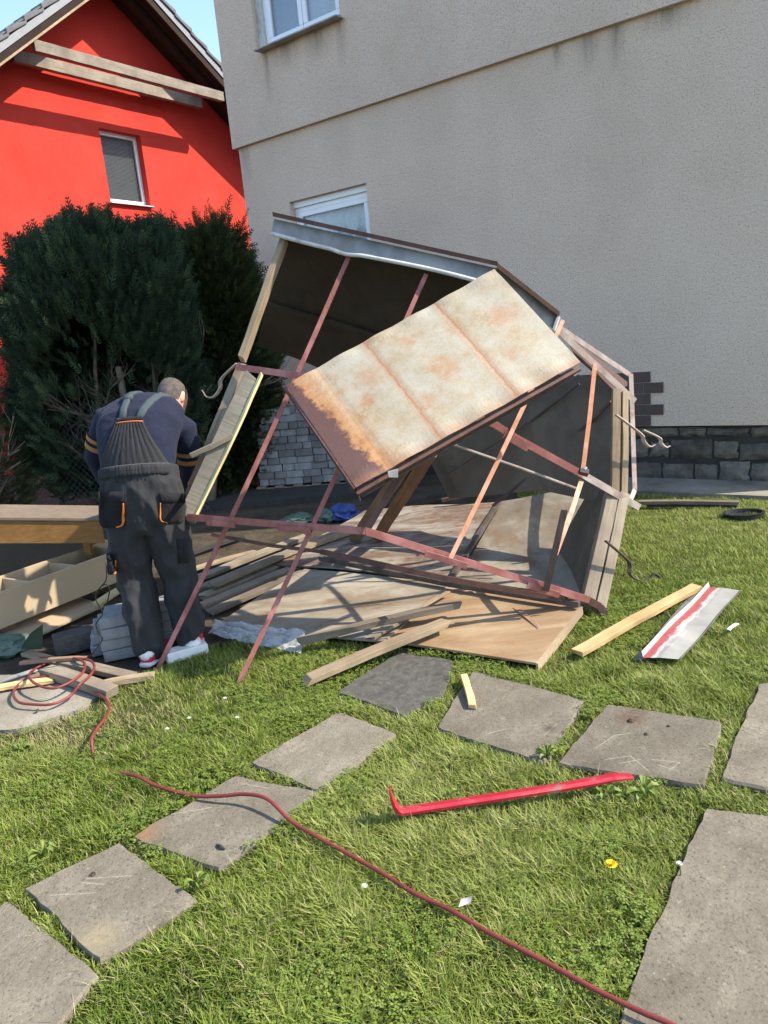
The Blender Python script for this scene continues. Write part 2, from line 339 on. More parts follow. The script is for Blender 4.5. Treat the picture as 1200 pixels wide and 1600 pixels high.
MT['orange'] = simple('orange_trim', (0.62, 0.16, 0.03), .8, .15, 20)
MT['ochre'] = simple('ochre_stripe', (0.30, 0.15, 0.045), .9, .15, 20)
MT['shoe_red'] = simple('red_shoe', (0.5, 0.03, 0.05), .6, .15)
MT['shoe_white'] = simple('white_shoe', (0.62, 0.6, 0.57), .6, .15)
MT['seam'] = simple('pale_stitching', (0.16, 0.15, 0.15), .9)

# ------------------------------------------------------------------ mesh helpers
class MB:
    def __init__(s): s.v = []; s.f = []
    def add(s, vs, fs):
        n = len(s.v); s.v += [Vector(q) for q in vs]; s.f += [tuple(i + n for i in q) for q in fs]; return s
    def hexa(s, b, t):     # four bottom, four top points
        return s.add(list(b) + list(t), [(3, 2, 1, 0), (4, 5, 6, 7), (0, 1, 5, 4), (1, 2, 6, 5), (2, 3, 7, 6), (3, 0, 4, 7)])
    def box(s, lo, hi):
        x0, y0, z0 = lo; x1, y1, z1 = hi
        return s.hexa([(x0, y0, z0), (x1, y0, z0), (x1, y1, z0), (x0, y1, z0)], [(x0, y0, z1), (x1, y0, z1), (x1, y1, z1), (x0, y1, z1)])
    def bar(s, p0, p1, w, h, up=(0, 0, 1), off=(0, 0)):
        p0, p1 = Vector(p0), Vector(p1); d = (p1 - p0).normalized(); up = Vector(up)
        r = d.cross(up)
        if r.length < 1e-4: r = d.cross(Vector((1, 0, 0)))
        r.normalize(); u = r.cross(d)
        a = [(-w / 2 + off[0], -h / 2 + off[1]), (w / 2 + off[0], -h / 2 + off[1]), (w / 2 + off[0], h / 2 + off[1]), (-w / 2 + off[0], h / 2 + off[1])]
        return s.hexa([p0 + r * x + u * y for x, y in a], [p1 + r * x + u * y for x, y in a])
    def tube(s, pts, r, n=8, cap=True):
        pts = [Vector(p) for p in pts]; rs = r if isinstance(r, (list, tuple)) else [r] * len(pts)
        base = len(s.v); prev = None
        for i, p in enumerate(pts):
            d = (pts[min(i + 1, len(pts) - 1)] - pts[max(i - 1, 0)]).normalized()
            if prev is None:
                a = d.cross(Vector((0, 0, 1)))
                if a.length < .1: a = d.cross(Vector((1, 0, 0)))
            else: a = prev - d * prev.dot(d)
            a.normalize(); prev = a; b = d.cross(a)
            for k in range(n):
                t = 2 * math.pi * k / n; s.v.append(p + (a * math.cos(t) + b * math.sin(t)) * rs[i])
        for i in range(len(pts) - 1):
            for k in range(n):
                q = base + i * n; k2 = (k + 1) % n
                s.f.append((q + k, q + k2, q + n + k2, q + n + k))
        if cap:
            s.f.append(tuple(base + k for k in reversed(range(n)))); q = base + (len(pts) - 1) * n
            s.f.append(tuple(q + k for k in range(n)))
        return s
    def angle(s, p0, p1, w, t=.005, toward=(0, -1, 0)):
        """L-profile iron: one leaf facing `toward`, one going back"""
        p0, p1 = Vector(p0), Vector(p1); d = (p1 - p0).normalized(); f = Vector(toward); f = (f - d * f.dot(d)).normalized(); r = d.cross(f)
        def pl(a0, a1, b0, b1):
            q = [(a0, b0), (a1, b0), (a1, b1), (a0, b1)]
            s.hexa([p0 + r * a + f * b for a, b in q], [p1 + r * a + f * b for a, b in q])
        pl(-w / 2, w / 2, -t, 0); pl(-w / 2, -w / 2 + t, -w * .85, -t); return s
    def sheet(s, c00, c10, c11, c01, th=.006, nx=8, ny=6, warp=0.0, seed=0, fn=None):
        c00, c10, c11, c01 = map(Vector, (c00, c10, c11, c01))
        n = (c10 - c00).cross(c01 - c00).normalized(); base = len(s.v); uv = []
        for side in (0, 1):
            for j in range(ny + 1):
                for i in range(nx + 1):
                    a, b = i / nx, j / ny
                    p = (c00 * (1 - a) + c10 * a) * (1 - b) + (c01 * (1 - a) + c11 * a) * b
                    w = mnoise.noise(Vector((p.x * 1.7 + seed, p.y * 1.7, p.z * 1.7))) * warp
                    if fn: w += fn(a, b)
                    s.v.append(p + n * (w + (th if side else 0))); uv.append((a, b))
        W = nx + 1; N = W * (ny + 1)
        for j in range(ny):
            for i in range(nx):
                q = base + j * W + i
                s.f.append((q, q + W, q + W + 1, q + 1)); s.f.append((q + N, q + N + 1, q + N + W + 1, q + N + W))
        edge = [j0 for j0 in range(nx)]
        for i in range(nx):
            q = base + i; s.f.append((q, q + 1, q + 1 + N, q + N)); q = base + ny * W + i; s.f.append((q + 1, q, q + N, q + 1 + N))
        for j in range(ny):
            q = base + j * W; s.f.append((q + W, q, q + N, q + W + N)); q = base + j * W + nx; s.f.append((q, q + W, q + W + N, q + N))
        s.uv = uv; return s
    def build(s, name, mat, parent=None, loc=None, smooth=False, off=None):
        o_ = Vector(off) if off is not None else (Vector(loc) if loc is not None else (root_off(parent)))
        me = bpy.data.meshes.new(name); me.from_pydata([tuple(p - o_) for p in s.v], [], s.f); me.update()
        if smooth: me.polygons.foreach_set('use_smooth', [True] * len(me.polygons))
        ms = mat if isinstance(mat, list) else [mat]
        for q in ms: me.materials.append(MT[q] if isinstance(q, str) else q)
        o = bpy.data.objects.new(name, me); COL.objects.link(o)
        if parent: o.parent = parent
        elif loc is not None: o.location = loc
        return o
def root_off(p):
    while p is not None and p.parent is not None: p = p.parent
    if p is None: return Vector((0, 0, 0))
    if p.rotation_euler.z != 0 or p.get('_local'): return Vector((0, 0, 0))
    return p.location.copy()
def tag(o, label, cat, group=None):
    o['label'] = label; o['category'] = cat
    if group: o['group'] = group
    return o
def empty(name, loc, rz=0, label=None, cat=None, group=None):
    o = bpy.data.objects.new(name, None); COL.objects.link(o); o.location = loc; o.rotation_euler.z = rz
    o.empty_display_size = .2
    if label: tag(o, label, cat, group)
    return o
def struct(o): o['kind'] = 'structure'; return o
def bevel(o, w=.004, seg=1):
    b = o.modifiers.new('bevel', 'BEVEL'); b.width = w; b.segments = seg; b.limit_method = 'ANGLE'; return o
rng = random.Random(5)
def plank(name, p0, p1, w, th, mat, label=None, cat=None, group=None, normal=(0, 0, 1), parent=None, seed=None, bow=.006, chew=.012):
    """a board with its length on local X, slightly bowed, with uneven ends"""
    p0, p1 = Vector(p0), Vector(p1); L = (p1 - p0).length; d = (p1 - p0).normalized(); n = Vector(normal)
    n = (n - d * n.dot(d)).normalized(); y = n.cross(d)
    r = random.Random(seed if seed is not None else int(L * 1e4)); NX = max(4, int(L / .12)); mb = MB(); ring = []
    for i in range(NX + 1):
        t = i / NX; bz = bow * math.sin(math.pi * t) * r.choice((1, 1)); wob = r.uniform(-.0025, .0025); e = (i in (0, NX))
        x = t * L
        q = []
        for (sy, sz) in ((-1, -1), (1, -1), (1, 1), (-1, 1)):
            q.append(Vector((x + (r.uniform(-chew, chew) if e else 0), sy * w / 2 + wob + r.uniform(-.0015, .0015), sz * th / 2 + bz + r.uniform(-.001, .001))))
        ring.append(q)
    for q in ring: mb.v += q
    for i in range(NX):
        for k in range(4):
            a = i * 4; k2 = (k + 1) % 4; mb.f.append((a + k, a + k2, a + 4 + k2, a + 4 + k))
    mb.f.append((3, 2, 1, 0)); a = NX * 4; mb.f.append((a, a + 1, a + 2, a + 3))
    o = mb.build(name, mat, None, off=(0, 0, 0)); M4 = Matrix.Identity(4)
    for i in range(3): M4[i][0] = d[i]; M4[i][1] = y[i]; M4[i][2] = n[i]; M4[i][3] = p0[i]
    if parent:
        o.parent = parent; o.matrix_local = Matrix.Translation(-root_off(parent)) @ M4
    else: o.matrix_world = M4
    bevel(o, .002)
    if label: tag(o, label, cat, group)
    return o
def catmull(pts, n=8):
    pts = [Vector(p) for p in pts]; out = []
    P = [pts[0] * 2 - pts[1]] + pts + [pts[-1] * 2 - pts[-2]]
    for i in range(1, len(P) - 2):
        for k in range(n):
            t = k / n; a, b, c, d = P[i - 1], P[i], P[i + 1], P[i + 2]
            out.append(.5 * ((2 * b) + (c - a) * t + (2 * a - 5 * b + 4 * c - d) * t * t + (3 * b - a - 3 * c + d) * t ** 3))
    out.append(pts[-1]); return out
def pip(px, py, poly):
    x = np.asarray(px); y = np.asarray(py); ins = np.zeros(x.shape, bool); n = len(poly); j = n - 1
    for i in range(n):
        xi, yi = poly[i][:2]; xj, yj = poly[j][:2]
        c = ((yi > y) != (yj > y)) & (x < (xj - xi) * (y - yi) / (yj - yi + 1e-12) + xi); ins ^= c; j = i
    return ins
# ------------------------------------------------------------------ ground
gm = MB(); gm.add([(-400, -200, -.03), (400, -200, -.03), (400, 600, -.03), (-400, 600, -.03)], [(0, 1, 2, 3)])
struct(gm.build('ground', 'soil'))
def flat(name, pts, mat, z):
    b = MB(); b.add([(p[0], p[1], z) for p in pts], [tuple(range(len(pts)))]); o = b.build(name, mat); struct(o); return o
AZ = rad(36.7)
VX, VY = math.sin(AZ), math.cos(AZ)          # away from us, into the grey house
UX, UY = -math.cos(AZ), math.sin(AZ)         # along its wall to the far left
DG = 7.372; SU = 7.259; DR = 12.5
def uv2(u, v): return Vector((UX * u + VX * v, UY * u + VY * v, 0))
lawn_left = [g(-420, 1190), g(-40, 1158), g(60, 1140), g(135, 1108), g(185, 1072), g(250, 1048), g(330, 1012), g(420, 992), g(470, 960), g(560, 900), g(700, 880), g(800, 850)]
e0 = uv2(3.3, DG - .62); e1 = uv2(-5.5, DG - .62)
LAWN = [Vector((-5.0, -2, 0))] + lawn_left + [e0, e1, Vector((9, -2, 0))]
flat('lawn', LAWN, 'lawn_soil', -.004)
DIRT = [g(-420, 1185), g(-40, 1153), g(60, 1135), g(135, 1103), g(185, 1067), g(250, 1043), g(330, 1007), g(420, 987), g(470, 955), g(560, 895), g(700, 875), e0 + uv2(.3, 0), uv2(9.5, DG + 1), uv2(9.5, 1.0)]
flat('bare_earth_yard', DIRT, 'soil', -.010)
CONC = [g(-330, 1105), g(-60, 1065), g(60, 1052), g(130, 1062), g(165, 1082), g(120, 1112), g(60, 1135), g(-40, 1152), g(-330, 1180)]
b = MB(); n = len(CONC); rr = random.Random(3)
CP = []
for i in range(n):
    for k in range(6):
        q = CONC[i].lerp(CONC[(i + 1) % n], k / 6); CP.append(q + Vector((rr.uniform(-.012, .012), rr.uniform(-.012, .012), 0)))
b.add([(q.x, q.y, .012) for q in CP] + [(q.x, q.y, -.05) for q in CP], [tuple(reversed(range(len(CP))))] + [(i, (i + 1) % len(CP), (i + 1) % len(CP) + len(CP), i + len(CP)) for i in range(len(CP))])
struct(b.build('concrete_pad', 'concrete'))
# concrete apron along the house wall
b = MB(); P = [uv2(3.6, DG + .02), uv2(-6, DG + .02), uv2(-6, DG - .58), uv2(3.6, DG - .58)]
b.hexa([Vector((q.x, q.y, -.05)) for q in reversed(P)], [Vector((q.x, q.y, .028)) for q in reversed(P)])
struct(b.build('concrete_apron', 'concrete'))
# low concrete kerb / floor strip at the back of the yard
b = MB(); P = [g(150, 812), g(600, 775), g(600, 755), g(150, 790)]
b.hexa([Vector((q.x, q.y, -.05)) for q in P], [Vector((q.x, q.y, .06)) for q in P]); struct(b.build('back_kerb', 'mortar'))

# stepping slabs
SL = [
 ('grey concrete slab in the lower left corner, half out of view', [(-110, 1490), (12, 1408), (152, 1524), (40, 1660)], 'slab'),
 ('concrete slab between the lower left corner slab and the one under the cable', [(38, 1390), (185, 1318), (306, 1406), (158, 1498)], 'slab'),
 ('concrete slab with the red cable lying across it', [(208, 1308), (368, 1213), (502, 1238), (340, 1358)], 'slab'),
 ('concrete slab just above the one the cable crosses', [(393, 1192), (530, 1113), (618, 1146), (500, 1236)], 'slab'),
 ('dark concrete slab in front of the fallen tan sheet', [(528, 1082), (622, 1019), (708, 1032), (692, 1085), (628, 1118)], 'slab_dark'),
 ('concrete slab with a short wooden stick at its edge', [(683, 1136), (738, 1049), (914, 1095), (846, 1192)], 'slab'),
 ('scratched concrete slab just behind the tip of the red crowbar', [(870, 1192), (950, 1101), (1128, 1127), (1100, 1228)], 'slab'),
 ('pale speckled concrete slab cut by the right border, mid height', [(1128, 1216), (1186, 1068), (1345, 1062), (1350, 1262)], 'slab'),
 ('largest concrete slab, in the lower right corner', [(1104, 1262), (1350, 1296), (1400, 1700), (955, 1690), (985, 1540)], 'slab')]
SLABP = []
def marks(k, px, stain=None):
    Q = [g(x, y, .020) for x, y in SL[k][1]]; c0 = sum(Q, Vector()) / len(Q)
    sg = [tuple((g(a, b, .02) - c0).to_2d()) + tuple((g(c, d, .02) - c0).to_2d()) for a, b, c, d in px]
    st = None
    if stain: p = g(stain[0], stain[1], .02) - c0; st = (p.x, p.y, stain[2], stain[3])
    MT['slab_mark%d' % k] = slab_marks('marked_slab_%s' % 'abcdefghi'[k], sg, st); SL[k] = (SL[k][0], SL[k][1], 'slab_mark%d' % k)
marks(6, [(945, 1188, 985, 1182), (985, 1182, 1012, 1205), (968, 1194, 1000, 1188), (1018, 1188, 1062, 1192), (1062, 1192, 1045, 1206), (1030, 1197, 1060, 1206), (930, 1170, 960, 1150), (960, 1150, 985, 1146)], (986, 1122, .09, (.09, .045, .03, 1)))
marks(1, [(135, 1374, 205, 1369), (128, 1380, 165, 1383), (80, 1400, 150, 1396)], (150, 1470, .10, (.26, .215, .13, 1)))
marks(2, [(230, 1280, 330, 1262), (380, 1225, 420, 1232)], (222, 1302, .10, (.23, .125, .06, 1)))
marks(5, [(760, 1148, 790, 1140), (850, 1150, 870, 1132)], (860, 1140, .04, (.05, .04, .03, 1)))
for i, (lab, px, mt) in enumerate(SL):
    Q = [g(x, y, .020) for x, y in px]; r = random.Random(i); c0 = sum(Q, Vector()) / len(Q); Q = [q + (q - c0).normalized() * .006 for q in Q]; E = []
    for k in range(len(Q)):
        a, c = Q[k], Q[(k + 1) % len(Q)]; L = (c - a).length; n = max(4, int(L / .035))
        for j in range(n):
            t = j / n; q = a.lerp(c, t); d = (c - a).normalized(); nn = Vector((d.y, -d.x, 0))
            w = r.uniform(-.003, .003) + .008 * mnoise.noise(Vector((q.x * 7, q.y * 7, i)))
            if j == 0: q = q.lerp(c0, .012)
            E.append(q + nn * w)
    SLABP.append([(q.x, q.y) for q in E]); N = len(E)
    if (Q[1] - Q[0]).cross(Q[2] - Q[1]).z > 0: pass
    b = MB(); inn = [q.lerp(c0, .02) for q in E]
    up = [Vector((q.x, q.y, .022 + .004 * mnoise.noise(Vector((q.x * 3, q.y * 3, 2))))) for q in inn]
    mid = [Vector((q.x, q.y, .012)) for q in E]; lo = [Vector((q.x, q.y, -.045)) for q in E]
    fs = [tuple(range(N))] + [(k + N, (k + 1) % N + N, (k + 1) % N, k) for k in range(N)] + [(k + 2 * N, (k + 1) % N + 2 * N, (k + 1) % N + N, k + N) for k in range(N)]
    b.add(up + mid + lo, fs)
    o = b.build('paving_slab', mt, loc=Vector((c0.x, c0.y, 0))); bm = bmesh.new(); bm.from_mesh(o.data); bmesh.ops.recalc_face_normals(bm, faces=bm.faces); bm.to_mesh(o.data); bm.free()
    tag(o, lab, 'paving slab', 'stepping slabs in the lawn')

# ------------------------------------------------------------------ walls with openings
def holed(mb, x0, x1, z0, z1, y, holes, depth):
    xs = sorted({x0, x1, *[h[0] for h in holes], *[h[1] for h in holes]}); zs = sorted({z0, z1, *[h[2] for h in holes], *[h[3] for h in holes]})
    for i in range(len(xs) - 1):
        for j in range(len(zs) - 1):
            cx, cz = (xs[i] + xs[i + 1]) / 2, (zs[j] + zs[j + 1]) / 2
            if any(h[0] < cx < h[1] and h[2] < cz < h[3] for h in holes): continue
            mb.add([(xs[i], y, zs[j]), (xs[i + 1], y, zs[j]), (xs[i + 1], y, zs[j + 1]), (xs[i], y, zs[j + 1])], [(0, 1, 2, 3)])
    for a, c, d, e in holes:
        y2 = y + depth
        mb.add([(a, y, d), (c, y, d), (c, y2, d), (a, y2, d)], [(0, 3, 2, 1)][:1]); mb.add([(a, y, e), (c, y, e), (c, y2, e), (a, y2, e)], [(0, 1, 2, 3)])
        mb.add([(a, y, d), (a, y, e), (a, y2, e), (a, y2, d)], [(0, 1, 2, 3)]); mb.add([(c, y, d), (c, y, e), (c, y2, e), (c, y2, d)], [(0, 3, 2, 1)])
def frame(mb, x0, x1, z0, z1, y0, y1, w):
    mb.box((x0, y0, z0), (x1, y1, z0 + w)); mb.box((x0, y0, z1 - w), (x1, y1, z1))
    mb.box((x0, y0, z0 + w), (x0 + w, y1, z1 - w)); mb.box((x1 - w, y0, z0 + w), (x1, y1, z1 - w))
def window(root, x0, x1, z0, z1, y, sashes=1, curtain=True, blind=False, fw=.055, sill='sill_metal', sillx=.08, silldrop=0.0, sillout=.05):
    """window unit in a reveal; y = depth of the frame's outer face"""
    mb = MB(); frame(mb, x0, x1, z0, z1, y, y + .07, fw)
    W = bevel(mb.build('window', 'white_frame', root), .004)
    sw = (x1 - x0 - 2 * fw) / sashes; fs = fw * 1.1
    for k in range(sashes):
        a = x0 + fw + k * sw
        mb = MB(); frame(mb, a + .003, a + sw - .003, z0 + fw + .003, z1 - fw - .003, y - .018, y + .045, fs); bevel(mb.build('sash', 'white_frame', W), .006)
        mb = MB(); mb.box((a + fs, y + .008, z0 + fw + fs), (a + sw - fs, y + .014, z1 - fw - fs)); mb.build('pane', 'glass', W)
    if curtain:
        mb = MB(); n = 90
        for i in range(n + 1):
            t = i / n; x = x0 + .03 + t * (x1 - x0 - .06); yy = y + .085 + .015 * math.sin(t * 46 + 2 * math.sin(t * 9)); mb.v += [Vector((x, yy, z0 - .05)), Vector((x, yy, z1))]
        mb.f = [(2 * i, 2 * i + 2, 2 * i + 3, 2 * i + 1) for i in range(n)]; mb.build('curtain', 'curtain', W, smooth=True)
    if blind:
        mb = MB(); zz = z0 + .08
        while zz < z1 - .08:
            mb.hexa([(x0 + .07, y + .05, zz), (x1 - .07, y + .05, zz), (x1 - .07, y + .068, zz + .021), (x0 + .07, y + .068, zz + .021)],
                    [(x0 + .07, y + .051, zz + .002), (x1 - .07, y + .051, zz + .002), (x1 - .07, y + .069, zz + .023), (x0 + .07, y + .069, zz + .023)]); zz += .0235
        mb.build('blind', 'blind', W)
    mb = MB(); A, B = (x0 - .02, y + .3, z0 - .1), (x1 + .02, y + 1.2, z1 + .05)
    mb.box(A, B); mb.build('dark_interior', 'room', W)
    mb = MB(); mb.hexa([(x0 - sillx, y - .15 - sillout, z0 - .036 - silldrop), (x1 + sillx, y - .15 - sillout, z0 - .036 - silldrop), (x1 + sillx, y + .01, z0 - .02), (x0 - sillx, y + .01, z0 - .02)],
                       [(x0 - sillx, y - .15 - sillout, z0 - .022 - silldrop), (x1 + sillx, y - .15 - sillout, z0 - .022 - silldrop), (x1 + sillx, y + .01, z0 - .004), (x0 - sillx, y + .01, z0 - .004)])
    mb.build('sill', sill, W)
    return W

# ------------------------------------------------------------------ grey roughcast house
# local X runs along the wall to the right, local Y into the house
corner = uv2(SU, DG)
HG = empty('grey_house', (corner.x, corner.y, 0), -AZ, 'grey roughcast house with dark stone plinth and white windows behind the wrecked shed', 'house')
HL, HD = 6.85, 9.0
WB = (0.75, 1.95, 2.05, 3.385)
mb = MB(); holed(mb, 0, HL, .55, 4.16, 0, [WB], .16)
mb.add([(0, 0, .55), (0, HD, .55), (0, HD, 4.16), (0, 0, 4.16)], [(0, 3, 2, 1)][:1]); mb.add([(HL, 0, .55), (HL, HD, .55), (HL, HD, 4.16), (HL, 0, 4.16)], [(0, 1, 2, 3)])
mb.add([(0, 0, .55), (HL, 0, .55), (HL, .3, .55), (0, .3, .55)], [(0, 3, 2, 1)])
mb.build('wall', 'roughcast', HG)
WT = (0.56, 1.86, 5.10, 6.45)
mb = MB(); holed(mb, -.055, HL + .05, 4.155, 7.6, -.055, [WT], .16)
mb.add([(-.055, -.055, 4.155), (-.055, HD, 4.155), (-.055, HD, 7.6), (-.055, -.055, 7.6)], [(0, 3, 2, 1)]); mb.add([(HL + .05, -.055, 4.155), (HL + .05, HD, 4.155), (HL + .05, HD, 7.6), (HL + .05, -.055, 7.6)], [(0, 1, 2, 3)])
mb.add([(-.055, -.055, 4.155), (HL + .05, -.055, 4.155), (HL + .05, .2, 4.155), (-.055, .2, 4.155)], [(0, 3, 2, 1)])
mb.add([(-.055, -.055, 7.6), (HL + .05, -.055, 7.6), (HL / 2, -.055, 9.78)], [(0, 1, 2)])
mb.build('upper_wall', 'roughcast', HG)
window(HG, WB[0], WB[1], WB[2], WB[3] - .07, .10, 1)
mb = MB(); mb.box((WB[0] + .002, .07, WB[3] - .07), (WB[1] - .002, .2, WB[3] - .001)); mb.build('roller_box', 'white_frame', HG)
window(HG, WT[0] + .1, WT[1], WT[2], WT[3], .03, 2, sillx=.03, sillout=.07)
mb = MB(); mb.box((WT[0] + .001, .0, WT[2]), (WT[0] + .1, .12, WT[3])); mb.build('window_jamb', 'lip', HG)
# overhanging roof, above the picture
mb = MB(); HM = HL / 2
for s_, xe in ((-1, -.35), (1, HL + .35)):
    a_ = [(xe, -.3, 7.35), (HM, -.3, 9.8), (HM, HD + .3, 9.8), (xe, HD + .3, 7.35)]
    if s_ > 0: a_ = [a_[1], a_[0], a_[3], a_[2]]
    mb.hexa(a_, [(p[0], p[1], p[2] + .18) for p in a_])
mb.build('roof', 'roof_tile', HG)
# plinth: mortar core and individual stones
mb = MB(); mb.box((0.03, .06, -.1), (HL - .03, .5, .552)); PL = mb.build('plinth', 'mortar', HG)
mb = MB(); mb.box((2.6, .035, .548), (HL, .3, .560)); 
r = random.Random(11)
z = .0
for (za, zb, wa, wb) in ((-.03, .20, .16, .42), (.215, .40, .2, .62), (.415, .548, .18, .5)):
    x = 2.9 + r.uniform(0, .3)
    while x < HL - .7:
        w = r.uniform(wa, wb); zt = zb + r.uniform(-.035, .008 if zb < .5 else 0); zl = za + r.uniform(-.005, .03)
        s_ = MB(); NX, NZ = 5, 4; pts = []
        for j in range(NZ + 1):
            for i in range(NX + 1):
                a, c = i / NX, j / NZ; ed = min(a, 1 - a) * NX * .5; ee = min(c, 1 - c) * NZ * .5; k = min(1, ed, ee)
                rx = .022 * mnoise.noise(Vector((x * 7 + a * 3, c * 3, 1)))
                pts.append(Vector((x + .01 + a * (w - .022) + rx, .052 - .03 * (k ** .5 if k > 0 else 0) - .014 * mnoise.noise(Vector((x * 5 + a * 4, zl * 9 + c * 4, 0))), zl + c * (zt - zl) + rx)))
        W_ = NX + 1
        s_.add(pts, [(j * W_ + i, j * W_ + i + 1, (j + 1) * W_ + i + 1, (j + 1) * W_ + i) for j in range(NZ) for i in range(NX)])
        bd = [i for i in range(W_)] + [j * W_ + NX for j in range(1, NZ + 1)] + [NZ * W_ + i for i in range(NX - 1, -1, -1)] + [j * W_ for j in range(NZ - 1, 0, -1)]
        base_ = len(s_.v); s_.v += [Vector((s_.v[q].x, .075, s_.v[q].z)) for q in bd]
        s_.f += [(bd[k], base_ + k, base_ + (k + 1) % len(bd), bd[(k + 1) % len(bd)]) for k in range(len(bd))]
        s_.build('stone', 'stone', PL); x += w
# brown facing tiles keyed into the render
mb = MB(); mb.box((4.2, -.006, .552), (5.12, .002, 1.082)); TP = mb.build('tile_bed', 'grout', HG)
for k in range(5):
    z0 = .556 + k * .106; x1 = 5.125 if k % 2 == 0 else 5.245; x = x1
    ws_ = [.2 if k % 2 == 0 else .19] + [.2] * 4
    for w in ws_:
        mb = MB(); mb.box((x - w + .006, -.014, z0), (x, -.001, z0 + .1)); bevel(mb.build('facing_tile', 'tile_brown', TP), .002); x -= w
# ------------------------------------------------------------------ red house: local X along the gable to the right, Y into the house
o0 = uv2(DR, 0)
HR = empty('red_house', (o0.x, o0.y, 0), rad(90) - AZ, 'bright red house gable with grey tiled roof and small white window', 'house')
AX, AZT = 9.6, 8.35; SL2 = {-1: .77, 1: .66}     # apex position, underside height at the apex, pitch
RX0, RX1 = AX - 5.2, AX + 5.2
WR = (9.17, 10.08, 4.58, 5.88)
mb = MB(); hw = [RX0, WR[0], WR[1], RX1]
top = lambda x: AZT - SL2[-1 if x < AX else 1] * abs(x - AX) + .02
holed(mb, RX0, RX1, -.1, 3.6, 0, [], 0)
def quadcol(x0, x1, z0): mb.add([(x0, 0, z0), (x1, 0, z0), (x1, 0, top(x1)), (x0, 0, top(x0))], [(0, 1, 2, 3)])
quadcol(RX0, WR[0], 3.6); quadcol(WR[1], RX1, 3.6)
mb.add([(WR[0], 0, 3.6), (WR[1], 0, 3.6), (WR[1], 0, WR[2]), (WR[0], 0, WR[2])], [(0, 1, 2, 3)])
mb.add([(WR[0], 0, WR[3]), (WR[1], 0, WR[3]), (WR[1], 0, top(WR[1])), (AX, 0, top(AX)), (WR[0], 0, top(WR[0]))], [(0, 1, 2, 3, 4)])
a, c, d, e = WR; y2 = .2
mb.add([(a, 0, d), (c, 0, d), (c, y2, d), (a, y2, d)], [(0, 3, 2, 1)]); mb.add([(a, 0, e), (c, 0, e), (c, y2, e), (a, y2, e)], [(0, 1, 2, 3)])
mb.add([(a, 0, d), (a, 0, e), (a, y2, e), (a, y2, d)], [(0, 1, 2, 3)]); mb.add([(c, 0, d), (c, 0, e), (c, y2, e), (c, y2, d)], [(0, 3, 2, 1)])
for X, fl in ((RX0, 1), (RX1, 0)):
    mb.add([(X, 0, -.1), (X, 9, -.1), (X, 9, top(X)), (X, 0, top(X))], [(0, 1, 2, 3)])
mb.build('wall', 'red', HR)
window(HR, WR[0], WR[1], WR[2] + .03, WR[3], .14, 1, curtain=False, blind=True, fw=.034, sill='sill_white', sillx=.02, sillout=.06)
OV = .80   # overhang of the verge
